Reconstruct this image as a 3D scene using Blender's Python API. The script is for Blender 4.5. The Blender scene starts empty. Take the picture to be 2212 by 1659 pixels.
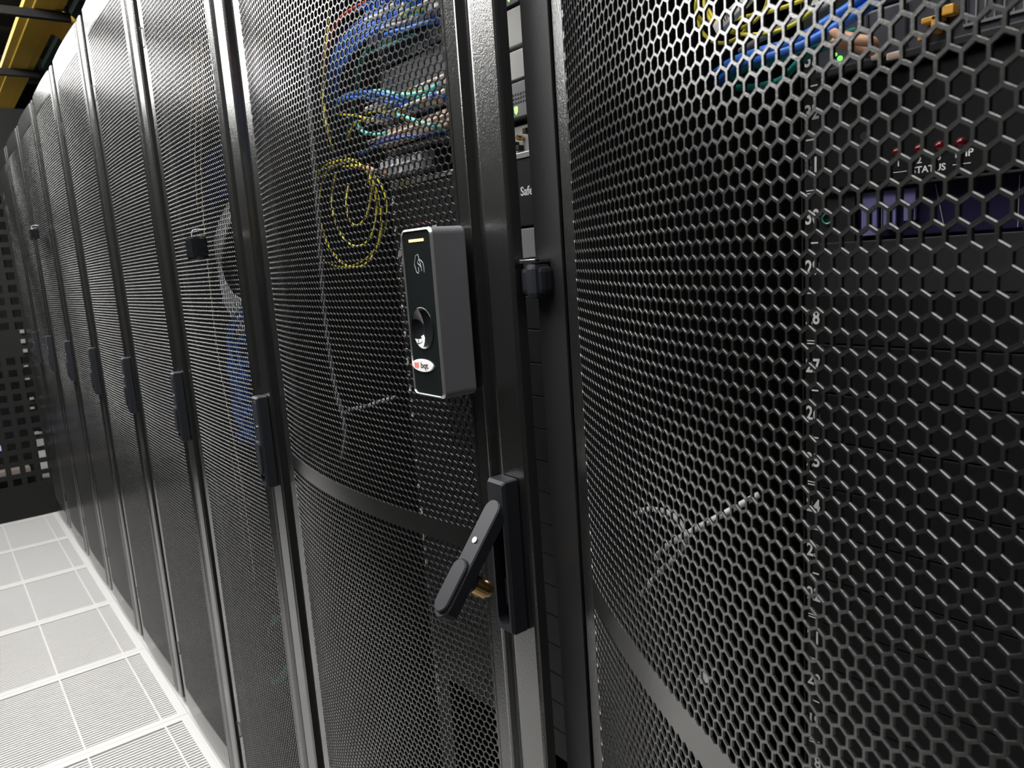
import bpy, bmesh, math, random
from mathutils import Vector, Matrix, Quaternion
import numpy as np
random.seed(7)
S = bpy.context.scene
COL = S.collection
PI = math.pi

# ------------------------------------------------------------------ camera
cam = bpy.data.cameras.new('camera')
camo = bpy.data.objects.new('camera', cam)
COL.objects.link(camo)
camo.matrix_world = Matrix.Translation((-0.4915, -1.3795, 1.4112)) @ (
    Matrix.Rotation(-0.6490, 4, 'Z') @ Matrix.Rotation(1.4068, 4, 'X') @ Matrix.Rotation(-0.0694, 4, 'Z'))
cam.sensor_width = 36.0
cam.lens = 1645.4 / 2212 * 36
cam.clip_start = 0.01
cam.dof.use_dof = True
cam.dof.focus_distance = 0.82
cam.dof.aperture_fstop = 18
S.camera = camo

# ------------------------------------------------------------------ view, world
S.view_settings.view_transform = 'Standard'
S.view_settings.look = 'None'
S.view_settings.gamma = 1
S.view_settings.use_curve_mapping = False
S.view_settings.exposure = 0.0
w = bpy.data.worlds.new('room_air')
S.world = w
w.use_nodes = True
w.node_tree.nodes['Background'].inputs[0].default_value = (0.75, 0.80, 0.9, 1)
w.node_tree.nodes['Background'].inputs[1].default_value = 0.05
LIGHT_STRENGTH = 15.0

# ------------------------------------------------------------------ materials
MATS = {}
def mat(name, color, rough=.5, metal=0., bump=None, emit=None, strength=0., spec=.5, coat=0., noise=None, ior=1.5):
    m = bpy.data.materials.new(name)
    m.use_nodes = True
    nt = m.node_tree
    b = nt.nodes['Principled BSDF']
    b.inputs['Base Color'].default_value = (*color, 1)
    b.inputs['Roughness'].default_value = rough
    b.inputs['Metallic'].default_value = metal
    b.inputs['IOR'].default_value = ior
    b.inputs['Specular IOR Level'].default_value = spec
    b.inputs['Coat Weight'].default_value = coat
    if emit:
        b.inputs['Emission Color'].default_value = (*emit, 1)
        b.inputs['Emission Strength'].default_value = strength
    tc = nt.nodes.new('ShaderNodeTexCoord')
    if bump:
        sc, st, dist = bump
        n = nt.nodes.new('ShaderNodeTexNoise')
        n.inputs['Scale'].default_value = sc
        n.inputs['Detail'].default_value = 2
        n.inputs['Distortion'].default_value = 1.2
        bn = nt.nodes.new('ShaderNodeBump')
        bn.inputs['Strength'].default_value = st
        bn.inputs['Distance'].default_value = dist
        nt.links.new(tc.outputs['Object'], n.inputs['Vector'])
        nt.links.new(n.outputs['Fac'], bn.inputs['Height'])
        nt.links.new(bn.outputs['Normal'], b.inputs['Normal'])
    if noise:
        n2 = nt.nodes.new('ShaderNodeTexNoise')
        n2.inputs['Scale'].default_value = noise[0]
        mr = nt.nodes.new('ShaderNodeMix')
        mr.data_type = 'RGBA'
        mr.inputs[6].default_value = (*color, 1)
        mr.inputs[7].default_value = (*noise[1], 1)
        nt.links.new(tc.outputs['Object'], n2.inputs['Vector'])
        nt.links.new(n2.outputs['Fac'], mr.inputs[0])
        nt.links.new(mr.outputs[2], b.inputs['Base Color'])
    MATS[name] = m
    return m

M_FRAME = mat('black_powder_coat', (.008, .008, .008), .22, bump=(380, .34, .0005), ior=2.7)
M_MESH = mat('black_coated_mesh', (.008, .008, .008), .22, bump=(600, .15, .0004), ior=2.3)
M_BODY = mat('black_rack_paint', (.012, .012, .013), .5, bump=(500, .3, .0004))
M_RAIL = mat('black_rail_zinc', (.01, .01, .011), .45)
M_PLASTIC = mat('charcoal_plastic', (.013, .014, .018), .5, bump=(1500, .12, .0002), spec=.25)
M_GLOSSY = mat('glossy_black_plastic', (.008, .009, .010), .07, coat=.3)
M_READER = mat('reader_grey_plastic', (.11, .11, .12), .48, bump=(1800, .2, .0002))
M_FACE = mat('reader_black_face', (.006, .008, .0085), .22, noise=(30, (.010, .012, .0125)))
M_CHROME = mat('bright_steel', (.75, .75, .76), .18, metal=1)
M_SATIN = mat('satin_silver', (.62, .62, .62), .3, metal=.85)
M_BRASS = mat('brass', (.72, .47, .2), .22, metal=1)
M_AMBER = mat('amber_led', (.9, .55, .2), .3, emit=(1, .58, .22), strength=1.6)
M_WHITE = mat('white_print', (.82, .82, .82), .5)
M_BADGE = mat('white_badge', (.82, .80, .80), .3)
M_REDPRINT = mat('red_print', (.75, .2, .2), .5)
M_BLACKPRINT = mat('dark_print', (.05, .04, .04), .5)
M_ICON = mat('grey_icon_print', (.42, .42, .42), .5)
M_PANEL = mat('black_blanking_plastic', (.008, .008, .0095), .45, spec=.3, bump=(900, .15, .0003))
M_PANEL2 = mat('charcoal_panel_metal', (.017, .017, .019), .5, spec=.35, bump=(900, .15, .0003))
M_GREYPANEL = mat('light_grey_panel', (.50, .50, .48), .45)
M_MIDGREY = mat('mid_grey_panel', (.22, .22, .23), .45)
M_SERVER = mat('dark_slate_server', (.06, .06, .075), .38)
M_PURPLE = mat('smoked_acrylic', (.02, .018, .05), .08)
M_REDLED = mat('dark_red_led', (.14, .004, .008), .08, coat=.6)
M_GREENLED = mat('green_led', (.1, .9, .1), .3, emit=(.2, 1, .1), strength=1.6)
M_SHIELD = mat('lime_shield_led', (.55, .9, .3), .3, emit=(.55, 1, .25), strength=.8)
M_FLOOR = mat('white_floor_enamel', (.55, .545, .54), .42, bump=(60, .05, .001))
M_UNDER = mat('grey_underfloor', (.05, .048, .046), .8)
M_CEIL = mat('dark_ceiling', (.05, .055, .06), .8, noise=(4, (.09, .095, .1)))
M_WALL = mat('dark_wall', (.010, .010, .010), .7, spec=.2)
M_TRAY = mat('yellow_fibre_tray', (.90, .57, .07), .5)
M_STRUT = mat('dark_strut', (.02, .02, .022), .5)
M_GREEN = mat('green_plate', (.012, .045, .035), .6)
M_LAMP = mat('lamp_diffuser', (.9, .9, .9), .5, emit=(1, .99, .96), strength=LIGHT_STRENGTH)
M_LAMPBODY = mat('lamp_housing', (.7, .7, .7), .5)
M_TEALRING = mat('teal_washer', (.05, .30, .22), .3, metal=.4)
M_LILAC = mat('lilac_glow', (.5, .5, .8), .5, emit=(.6, .6, 1), strength=.5)
M_BEIGE = mat('beige_paint', (.6, .52, .45), .6)
M_ORANGE = mat('orange_latch', (.80, .42, .07), .35)
M_VIOLET = mat('violet_card', (.16, .15, .34), .5)
M_PEACHP = mat('pale_peach_plastic', (.72, .55, .44), .45)
CABLE_MATS = {
 'blue': mat('cable_blue', (.05, .20, .75), .32), 'dark_blue': mat('cable_dark_blue', (.025, .07, .35), .35),
 'aqua': mat('cable_aqua', (.25, .85, .78), .35), 'teal': mat('cable_teal', (.02, .28, .25), .38),
 'yellow': mat('cable_yellow', (.88, .76, .08), .38), 'red': mat('cable_red', (.65, .06, .03), .38),
 'white': mat('cable_white', (.75, .74, .76), .38), 'grey': mat('cable_grey', (.40, .40, .44), .4),
 'green': mat('cable_lime', (.30, .75, .06), .38), 'peach': mat('strap_peach', (.78, .45, .30), .5),
 'silver_grey': mat('strap_grey', (.36, .37, .42), .45), 'white_cable': mat('wire_white', (.78, .77, .80), .35),
 'cream': mat('fibre_cream', (.72, .60, .36), .4)}
M_CEIL.node_tree.nodes['Principled BSDF'].inputs['Specular IOR Level'].default_value = .2

# ------------------------------------------------------------------ mesh helpers
class MB:
    def __init__(s): s.v = []; s.f = []
    def add(s, vs, fs):
        o = len(s.v); s.v += [tuple(p) for p in vs]; s.f += [tuple(i + o for i in f) for f in fs]; return s
    def box(s, x0, x1, y0, y1, z0, z1, c=0.):
        x0, x1 = sorted((x0, x1)); y0, y1 = sorted((y0, y1)); z0, z1 = sorted((z0, z1))
        c = min(c, (x1-x0)*.45, (y1-y0)*.45, (z1-z0)*.45)
        if c <= 0:
            vs = [(x, y, z) for x in (x0, x1) for y in (y0, y1) for z in (z0, z1)]
            return s.add(vs, [(0,1,3,2),(4,6,7,5),(0,4,5,1),(2,3,7,6),(0,2,6,4),(1,5,7,3)])
        bm = bmesh.new()
        bmesh.ops.create_cube(bm, size=1)
        for v in bm.verts:
            v.co = Vector(((x0+x1)/2 + v.co.x*(x1-x0), (y0+y1)/2 + v.co.y*(y1-y0), (z0+z1)/2 + v.co.z*(z1-z0)))
        bmesh.ops.bevel(bm, geom=bm.edges[:], offset=c, segments=2, profile=.6, affect='EDGES')
        bm.verts.index_update()
        s.add([v.co[:] for v in bm.verts], [[v.index for v in f.verts] for f in bm.faces]); bm.free(); return s
    def loft(s, rings, closed=True, cap=True):
        n = len(rings[0]); o = len(s.v)
        for r in rings: s.v += [tuple(p) for p in r]
        for i in range(len(rings)-1):
            for j in range(n if closed else n-1):
                k = (j+1) % n
                s.f.append((o+i*n+j, o+i*n+k, o+(i+1)*n+k, o+(i+1)*n+j))
        if cap:
            s.f.append(tuple(o+j for j in range(n))[::-1]); e = o+(len(rings)-1)*n
            s.f.append(tuple(e+j for j in range(n)))
        return s
    def tube(s, pts, r, n=8):
        P = [Vector(p) for p in pts]; rings = []
        t = (P[1]-P[0]).normalized(); u = t.orthogonal().normalized()
        for i, p in enumerate(P):
            t = (P[min(i+1, len(P)-1)] - P[max(i-1, 0)])
            t = t.normalized() if t.length > 1e-9 else Vector((0,0,1))
            u = (u - t*u.dot(t))
            u = u.normalized() if u.length > 1e-6 else t.orthogonal().normalized()
            q = t.cross(u)
            rr = r[i] if isinstance(r, (list, tuple)) else r
            rings.append([p + (u*math.cos(a)+q*math.sin(a))*rr for a in [2*PI*k/n for k in range(n)]])
        return s.loft(rings)
    def cyl(s, a, b, r, n=20, r2=None): return s.tube([a, b], [r, r if r2 is None else r2], n)
    def xform(s, M):
        s.v = [tuple(M @ Vector(p)) for p in s.v]; return s
    def build(s, name, m, parent=None, smooth=False, angle=None):
        me = bpy.data.meshes.new(name)
        me.from_pydata(s.v, [], s.f)
        me.update()
        bm = bmesh.new(); bm.from_mesh(me); bmesh.ops.recalc_face_normals(bm, faces=bm.faces); bm.to_mesh(me); bm.free()
        return link(name, me, m, parent, smooth)
def link(name, me, m, parent=None, smooth=False):
    if m: me.materials.append(m)
    if smooth:
        me.polygons.foreach_set('use_smooth', [True]*len(me.polygons))
    o = bpy.data.objects.new(name, me); COL.objects.link(o)
    if parent: o.parent = parent
    return o
def smooth_path(P, sub=6):
    P = [Vector(p) for p in P]
    if len(P) < 3: return P
    out = []
    for i in range(len(P)-1):
        p0 = P[max(i-1, 0)]; p1 = P[i]; p2 = P[i+1]; p3 = P[min(i+2, len(P)-1)]
        for k in range(sub):
            t = k/sub
            out.append(.5*((2*p1)+(p2-p0)*t+(2*p0-5*p1+4*p2-p3)*t*t+(3*p1-p0-3*p2+p3)*t**3))
    return out + [P[-1]]
def tag(o, label, cat, group=None, kind=None):
    o['label'] = label; o['category'] = cat
    if group: o['group'] = group
    if kind: o['kind'] = kind
    return o
def empty(name, loc, label=None, cat=None, group=None, rz=0):
    o = bpy.data.objects.new(name, None); COL.objects.link(o); o.location = loc; o.rotation_euler = (0, 0, rz)
    o.empty_display_size = .05
    if label: tag(o, label, cat, group)
    return o
def children(o): return [c for c in COL.objects if c.parent == o]
def copy_tree(o, parent=None):
    kids = children(o)
    c = o.copy(); COL.objects.link(c)
    if parent is not None: c.parent = parent
    for k in kids: copy_tree(k, c)
    return c
def rrect(cy, cz, w, h, r, n=5):
    out = []
    for sx, sz, a0 in ((1, 1, 0), (-1, 1, 90), (-1, -1, 180), (1, -1, 270)):
        for k in range(n+1):
            a = math.radians(a0 + 90*k/n)
            out.append((cy + sx*(w/2-r) + r*math.cos(a), cz + sz*(h/2-r) + r*math.sin(a)))
    return out
# text lying on a plane that faces the aisle (-x); reads along -y
def text_mb(body, size, y, z, x, align='CENTER', extrude=.00015, squeeze=1.):
    cu = bpy.data.curves.new('text', 'FONT'); cu.body = body; cu.size = size; cu.align_x = align; cu.align_y = 'CENTER'
    cu.extrude = extrude; cu.resolution_u = 3; cu.offset = size*.022
    o = bpy.data.objects.new('text', cu); COL.objects.link(o)
    bpy.context.view_layer.update()
    me = bpy.data.meshes.new_from_object(o.evaluated_get(bpy.context.evaluated_depsgraph_get()))
    vs = [(x - p.co.z, y - p.co.x*squeeze, z + p.co.y) for p in me.vertices]
    fs = [tuple(p.vertices) for p in me.polygons]
    bpy.data.objects.remove(o); bpy.data.curves.remove(cu); bpy.data.meshes.remove(me)
    m = MB(); m.add(vs, fs); return m
def merge(*ms):
    o = MB()
    for m in ms: o.add(m.v, m.f)
    return o

# ------------------------------------------------------------------ perforated mesh panel
PITCH = .0104
def hex_panel(s0, W, z0, z1, bulge, bands=(), bar=.17, thick=.0015, CH=.0003):
    """honeycomb sheet bowed outward; s runs along -y, outward is -x"""
    nx = int(round(W/PITCH)); p = W/nx; rowh = p*math.sqrt(3)/2
    nz = int((z1-z0)/rowh)
    R = p/math.sqrt(3); r = R*(1-bar)
    ang = [math.radians(30+60*k) for k in range(6)]
    ho = [(math.cos(a)*R, math.sin(a)*R) for a in ang]; hi = [(math.cos(a)*r, math.sin(a)*r) for a in ang]
    hf = [(math.cos(a)*(r+CH), math.sin(a)*(r+CH)) for a in ang]
    V = []; F = []; outer = {}
    def key(s, z): return (round(s*20000), round(z*20000))
    def oi(s, z, lay):
        k = key(s, z) + (lay,)
        if k not in outer: outer[k] = len(V); V.append((s, z, lay))
        return outer[k]
    for j in range(nz+1):
        zc = z0 + j*rowh
        odd = j % 2
        ncell = nx - odd
        solidrow = any(b0 <= j <= b1 for b0, b1 in bands) or j in (0, nz)
        for i in range(ncell+(2 if odd else 0)):
            if odd:
                edge = i in (0, ncell+1)
                sc = s0 + p*i
                if edge: continue
            else:
                sc = s0 + p*(i+.5)
            O = [oi(sc+a, zc+b, 0) for a, b in ho]; Ob = [oi(sc+a, zc+b, 1) for a, b in ho]
            if solidrow:
                F.append(tuple(O[::-1])); F.append(tuple(Ob)); continue
            n = len(V)
            V.extend((sc+a, zc+b, CH/thick) for a, b in hi); V.extend((sc+a, zc+b, 1) for a, b in hi); V.extend((sc+a, zc+b, 0) for a, b in hf)
            I = range(n, n+6); Ib = range(n+6, n+12); J = range(n+12, n+18)
            for k in range(6):
                q = (k+1) % 6
                F.append((O[q], O[k], J[k], J[q])); F.append((J[q], J[k], I[k], I[q])); F.append((Ob[k], Ob[q], Ib[q], Ib[k])); F.append((I[q], I[k], Ib[k], Ib[q]))
        if odd:   # solid half cells along both edges
            for sc, side in ((s0, 1), (s0+W, -1)):
                for lay in (0, 1):
                    c = [oi(sc, zc+R, lay), oi(sc+side*p/2, zc+R/2, lay), oi(sc+side*p/2, zc-R/2, lay), oi(sc, zc-R, lay)]
                    F.append(tuple(c))
    A = np.array(V)
    t = (A[:, 0]-s0)/W; h = 4*bulge*t*(1-t)
    X = -h + A[:, 2]*thick
    co = np.stack([X, -A[:, 0], A[:, 1]], 1)
    me = bpy.data.meshes.new('mesh_panel')
    me.from_pydata(co.tolist(), [], F)
    me.update()
    return me, z0 - R, z0 + nz*rowh + R

H_TOP, H_BOT = 2.19, .03
def strip(profile, z0, z1):
    m = MB(); m.loft([[(-d, -s, z) for s, d in profile] for z in (z0, z1)], closed=True, cap=True); return m

def door_parts(width, W, bulge, name, parent, bandz=None, panel_mesh=None, lm=.028, chamfer=.0003):
    """curved mesh door in local space: hinge edge at the origin, leaf towards -y, outside -x"""
    e = width; a = lm + W
    right = [(a-.004,.0004),(a+.018,-.0036),(a+.020,-.0005),(a+.0232,.0002),(a+.0245,-.002),(a+.026,-.007),(a+.034,-.0065),(a+.044,-.0015),
             (a+.048,-.0005),(e-.004,-.0005),(e-.0012,-.0015),(e,-.004),(e,-.016),(e-.003,-.016),(e-.003,-.010),(a+.03,-.010),(a+.022,-.010),(a-.004,-.004)]
    left = [(lm+.004,0),(.005,0),(.0015,-.001),(0,-.004),(0,-.016),(.003,-.016),(.003,-.006),(lm+.004,-.004)]
    fm = MB()
    fm = merge(strip(left, H_BOT, H_TOP), strip(right, H_BOT, H_TOP))
    pm, zb, zt = (panel_mesh if panel_mesh else
        hex_panel(lm, W, .10, 2.125, bulge, bandz or (), CH=chamfer))
    n = 28
    for z0, z1 in ((H_BOT, zb+.006), (zt-.006, H_TOP)):
        rings = []
        for k in range(n+1):
            t = k/n; x = -4*bulge*t*(1-t) - .0003; y = -(lm + W*t)
            rings.append([(x, y, z0), (x, y, z1), (x+.02 if (z1 == H_TOP or z0 == H_BOT) else x+.003, y, z1), (x+.02, y, z0)])
        fm.loft(rings)
    d = fm.build(name, M_FRAME, parent)
    po = bpy.data.objects.new('mesh_panel', pm)
    if not pm.materials: pm.materials.append(M_MESH)
    COL.objects.link(po); po.parent = d
    return d, (pm, zb, zt)

def stadium(cx, cz, w, h, n=8):
    r = w/2; out = []
    for k in range(n+1):
        a = PI*k/n; out.append((cx + r*math.cos(a), cz + h/2 - r + r*math.sin(a)))
    for k in range(n+1):
        a = PI + PI*k/n; out.append((cx + r*math.cos(a), cz - h/2 + r + r*math.sin(a)))
    return out
def fill_with_hole(outer, inner, x):
    bm = bmesh.new(); ed = []
    for lp in (outer, inner):
        vs = [bm.verts.new((x, y, z)) for y, z in lp]
        ed += [bm.edges.new((vs[i], vs[(i+1) % len(vs)])) for i in range(len(vs))]
    bmesh.ops.triangle_fill(bm, edges=ed, use_beauty=True)
    bm.verts.index_update()
    m = MB(); m.add([v.co[:] for v in bm.verts], [[v.index for v in f.verts] for f in bm.faces]); bm.free(); return m

def swing_handle(door, yc, z0, z1, open_angle, x0=-.001):
    """base box with a recess, and a lever hinged at its top"""
    w = .031; d = .021; zc = (z0+z1)/2; h = z1-z0
    outer = rrect(yc, zc, w-.004, h-.006, .0015, 1); back = rrect(yc, zc, w, h, .0015, 1)
    inner = stadium(yc, zc-.012, w-.010, h-.040)
    m = MB()
    m = merge(m, fill_with_hole(outer, inner, x0-d))
    m.loft([[(x0-d, y, z) for y, z in outer], [(x0-d+.004, y, z) for y, z in back], [(x0, y, z) for y, z in back]], cap=False)
    m.loft([[(x0-d, y, z) for y, z in inner], [(x0-.004, y, z) for y, z in inner]], cap=False)
    m.add([(x0-.004, y, z) for y, z in inner], [list(range(len(inner)))])
    b = m.build('handle_base', M_PLASTIC, door)
    # lever, built hanging straight down from the pivot then turned outward
    L = h - (.046 if open_angle else .034); px, pz = x0-d-.0015, z1-(.034 if open_angle else .020)
    lv = MB()
    o1 = stadium(yc, -L/2+.011, w-.005, L+.006); o1b = stadium(yc, -L/2+.011, w-.008, L+.003)
    lv.loft([[(.012, y, z) for y, z in o1], [(-.0015, y, z) for y, z in o1], [(-.003, y, z) for y, z in o1b]])
    gh = L*.46; gz = -L+.016+gh/2-.003
    g1 = stadium(yc, gz, w-.007, gh); g2 = stadium(yc, gz, w-.010, gh-.003)
    gr = MB(); gr.loft([[(-.002, y, z) for y, z in g1], [(-.006, y, z) for y, z in g1], [(-.0075, y, z) for y, z in g2]])
    if not open_angle: 
        T = Matrix.Translation((px+.004, 0, pz))
    else:
        T = Matrix.Translation((px-.004, 0, pz)) @ Matrix.Rotation(open_angle, 4, 'Y')
    lv.xform(T); l = lv.build('handle_lever', M_PLASTIC, door)
    gr.xform(T); g = gr.build('handle_grip', M_PLASTIC, door)
    sc = MB(); sc.cyl((-.0025, yc, -L*.27), (-.0045, yc, -L*.27), .0034, 16); sc.xform(T)
    s = sc.build('handle_screw', M_CHROME, door); s['label'] = 'bright steel screw'
    if open_angle:
        k = MB(); k.cyl((.010, yc, -L*.58), (.040, yc, -L*.58), .0105, 20)
        k.cyl((.040, yc, -L*.58), (.047, yc, -L*.58), .0070, 16)
        k.xform(T); k = k.build('lock_cylinder', M_BRASS, door); k['label'] = 'brass lock cylinder'
        c = MB(); c.cyl((.010, yc, -L*.58), (.018, yc, -L*.58), .0125, 20); c.xform(T); c.build('lock_collar', M_PLASTIC, door)
        bb = MB()
        for dz, dy in ((-.060, .002), (-.078, -.004), (-.100, .005), (-.112, -.001)):
            bb.cyl((x0-.004, yc+dy, z1+dz), (x0-.007, yc+dy, z1+dz), .0026, 10)
        bb.cyl((x0-.010, yc-.010, z1-.104), (x0-.010, yc+.010, z1-.104), .0022, 8)
        q = bb.build('mechanism_screws', M_CHROME, door); q['label'] = 'small steel screws and pin in the recess'
        bb = MB(); bb.box(x0-.004, x0-.013, yc-.006, yc+.006, z0+.03, z0+.062, .002); bb.build('latch_slide', M_PLASTIC, door)
def hinge_clip(door, z, y=.001):
    m = MB(); h = .021
    pts = [(-.0015, y-.004, z+h), (-.003, y-.010, z+h-.002), (-.0035, y-.012, z+h-.008), (-.0035, y-.012, z-h+.008), (-.003, y-.010, z-h+.002), (-.0015, y-.004, z-h)]
    m.tube(smooth_path(pts, 3), .0016, 6); m.box(.0, .02, y-.010, y+.006, z-h, z+h, .002)
    return m.build('hinge', M_PLASTIC, door)

# ------------------------------------------------------------------ rack body
U = .04445
def uz(n): return .0944 + U*n
def rack_body(root, y0, y1, eq0, eq1, numbers=True, post_l=True, post_r=True, nlo=1, nhi=46):
    """y1 is the far side; eq0..eq1 the equipment width; coordinates local to root = world y offset"""
    m = MB()
    m.box(.032, 1.07, y0, y1, 2.16, 2.188, .003); m.box(.032, 1.07, y0, y1, .0, .05, .003)
    if post_l: m.box(.030, .07, y1-.035, y1, .05, 2.16, .003)
    if post_r: m.box(.030, .07, y0, y0+.035, .05, 2.16, .003)
    m.box(.075, 1.05, y1-.004, y1-.001, .05, 2.16); m.box(.075, 1.05, y0+.001, y0+.004, .05, 2.16)
    m.box(1.05, 1.06, y0, y1, .05, 2.16)
    m.build('body', M_BODY, root)
    for side, (a, b) in (('f', (eq1-.030, eq1+.018)), ('n', (eq0-.018, eq0+.030))):
        r = MB(); r.box(.143, .146, a, b, .06, 2.15)
        out = eq1+.018 if side == 'f' else eq0-.018
        r.box(.143, .20, out-.0015, out+.0015, .06, 2.15)
        rail = r.build('mounting_rail', M_RAIL, root)
        if numbers and side == 'f':
            parts = []
            for n in range(nlo, nhi):
                parts.append(text_mb(str(n), .0180, eq1+.009, uz(n), .1428, squeeze=.78))
                q = MB(); zz = uz(n)+U/2
                q.box(.1427, .1430, eq1+.0035, eq1+.0145, zz-.0018, zz-.0008); q.box(.1427, .1430, eq1+.0035, eq1+.0145, zz+.0008, zz+.0018)
                if n % 3: q = MB().box(.1427, .1430, eq1+.0035, eq1+.0145, zz-.0007, zz+.0007)
                parts.append(q)
            nm = merge(*parts).build('unit_numbers', M_WHITE, rail); nm['label'] = 'white printed unit numbers and dashes'
            for n in range(28, 36):
                sq = MB(); sq.tube([(.1415, eq1-.006+.0045*math.cos(t), uz(n)-.002+.0045*math.sin(t)) for t in [k*PI/7 for k in range(15)]], .0009, 5)
                s = sq.build('rail_washer', M_TEALRING, rail); s['label'] = 'teal green washer beside the numbers'

# ================================================================== THE ROOM
def struct(o): o['kind'] = 'structure'; return o
# floor of white grate tiles, 600 mm
fm = MB()
FX0, FX1 = -1.2, 0.0
for ix in range(2):
    tx0 = FX0 + .6*ix; tx1 = tx0+.6
    for iy in range(-5, 6):
        ty0 = 1.163 + .6*iy; ty1 = ty0+.6
        if ty0 > 4.2: continue
        fr = .0275
        fm.box(tx0+.0005, tx1-.0005, ty0+.0005, ty0+fr, -.03, 0); fm.box(tx0+.0005, tx1-.0005, ty1-fr, ty1-.0005, -.03, 0)
        fm.box(tx0+.0005, tx0+fr, ty0+fr, ty1-fr, -.03, 0); fm.box(tx1-fr, tx1-.0005, ty0+fr, ty1-fr, -.03, 0)
        k = 0; y = ty0+fr+.006
        while y < ty1-fr-.006:
            fm.box(tx0+fr, tx1-fr, y, y+.0078, -.018, -.0012); y += .0145
        for o in (-.2225, 0, .2225):
            fm.box(tx0+.3+o-.003, tx0+.3+o+.003, ty0+fr, ty1-fr, -.02, -.0006)
floor = struct(fm.build('floor', M_FLOOR))
m = MB(); m.box(-2.6, 1.3, -3.2, 7.6, -.36, -.30); uf = m.build('underfloor', M_UNDER, floor)
m = MB(); m.box(0.001, 1.3, -3.2, 7.6, -.03, -.001); m.box(-2.6, -1.201, -3.2, 7.6, -.03, -.001); m.box(-1.2, 0, 4.77, 7.6, -.03, -.001)
m.box(-1.2, 0, -3.2, -1.85, -.03, -.001); m.build('solid_tiles', M_FLOOR, floor)
m = MB(); m.box(-2.6, 1.3, -3.2, 7.6, 3.4, 3.45)
for y in (3.0, 4.6, 5.4, 6.2, 7.0): m.box(-2.6, 1.3, y, y+.08, 3.3, 3.4)
for x in (-.4, .35, .9): m.box(x, x+.05, -3.2, 7.6, 3.22, 3.30)
struct(m.build('ceiling', M_CEIL))
# opposite rack row, only a dark lit wall of closed doors
m = MB(); m.box(-2.25, -1.235, -3.2, 4.8, 0, 2.2)
for k in range(-5, 8):
    m.box(-1.235, -1.205, .6*k+.02, .6*k+.57, .03, 2.19, .004)
struct(m.build('wall_left', M_WALL))
m = MB(); m.box(-2.6, 1.3, -3.25, -3.2, 0, 3.4); struct(m.build('wall_near', M_WALL))
m = MB(); m.box(1.3, 1.35, -3.25, 7.6, 0, 3.4); struct(m.build('wall_right', M_WALL))
m = MB(); m.box(-2.65, -2.6, -3.25, 7.6, 0, 3.4); struct(m.build('wall_far_left', M_WALL))
m = MB(); m.box(-2.6, 1.3, 7.6, 7.65, 0, 3.4); struct(m.build('wall_far', M_WALL))
# containment wall closing the aisle, with square holes
m = MB(); yw = 4.205; P = .0755; hs = .046
nxh = 16
xs0 = .008
def cellgrid(z0, rows):
    for j in range(rows):
        for i in range(nxh):
            cx = xs0 - P*(i+.5); cz = z0 + P*(j+.5)
            for y in (yw, yw+.02): pass
            a, b, c, d = cx-P/2, cx+P/2, cz-P/2, cz+P/2; h = hs/2
            m.box(a, cx-h, yw, yw+.012, c, d); m.box(cx+h, b, yw, yw+.012, c, d)
            m.box(cx-h, cx+h, yw, yw+.012, c, cz-h); m.box(cx-h, cx+h, yw, yw+.012, cz+h, d)
cellgrid(.20, 11); cellgrid(1.17, 12)
m.box(-1.2, .008, yw, yw+.03, 0, .20); m.box(-1.2, .008, yw, yw+.02, .20+11*P, 1.17)
m.box(-1.2, .008, yw, yw+.03, 1.17+12*P, 2.5); m.box(.008, .42, yw, yw+.03, 2.2, 2.5)
struct(m.build('wall_back', M_WALL))

# things glimpsed beyond the end wall
r = empty('equipment_cabinet', (-.42, 4.75, 0), 'lit equipment cabinet glimpsed through the square holes of the end wall', 'cabinet')
m = MB(); m.box(-.35, .42, .02, .6, .0, 1.9, .01); m.build('body', M_BODY, r)
m = MB(); m.box(.12, .23, .0, .02, .36, .56, .003); o = m.build('display', M_LILAC, r); o['label'] = 'pale lilac lit display'
m = MB(); m.box(-.3, .35, -.10, .02, .17, .235, .005); m.build('lower_tray', M_BEIGE, r)
# small boxes added as door-handle glints between end wall and last rack
first = None
for i, (x, z, s) in enumerate([(-.010, 1.17, .03), (-.013, 1.11, .034), (-.010, 1.05, .03), (-.02, .955, .014), (-.024, .875, .014),
                  (-.02, .75, .02), (-.026, .69, .018), (-.026, .53, .026), (-.024, .45, .02)]):
    if first is None:
        m = MB(); m.box(-.003, .02, -.006, .008, -.35, .35, 0); first = o = m.build('corner_glint', M_SATIN)
    else:
        o = first.copy(); COL.objects.link(o)
    o.location = (x-.020, 4.197, z); o.scale = (1, 1, s)
    tag(o, 'small light-grey modelled glint in the corner of the end wall beside the last rack', 'catch', 'modelled glints in the end corner')

# ================================================================== OVERHEAD TRAY
tr = empty('fibre_tray', (.225, 3.6, 2.8), 'yellow overhead fibre tray running along above the rack row', 'cable tray')
m = MB()
prof = [(-.087,.035),(-.083,.035),(-.083,.012),(-.05,.006),(-.046,0.002),(.046,.002),(.05,.006),(.083,.012),(.083,.035),(.087,.035),(.087,.006),(.052,-.001),(.047,-.006),(-.047,-.006),(-.052,-.001),(-.087,.006)]
m.loft([[(x, y, z) for x, z in prof] for y in (-2.2, 2.6)])
m.build('trough', M_TRAY, tr)
for y in (-.37, .88):
    m = MB(); m.box(-.30, .115, y-.02, y+.02, -.048, -.008, .003); m.cyl((-.28, y, -.05), (-.28, y, .6), .005, 8); m.cyl((.105, y, -.05), (.105, y, .6), .005, 8)
    m.cyl((.10, y-.022, -.028), (.10, y-.026, -.028), .008, 10)
    m.build('support_strut', M_STRUT, tr)
m = MB(); m.box(-.2, .2, -.09, 0, -.05, 0)
dr = MB()
rings = []
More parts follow.
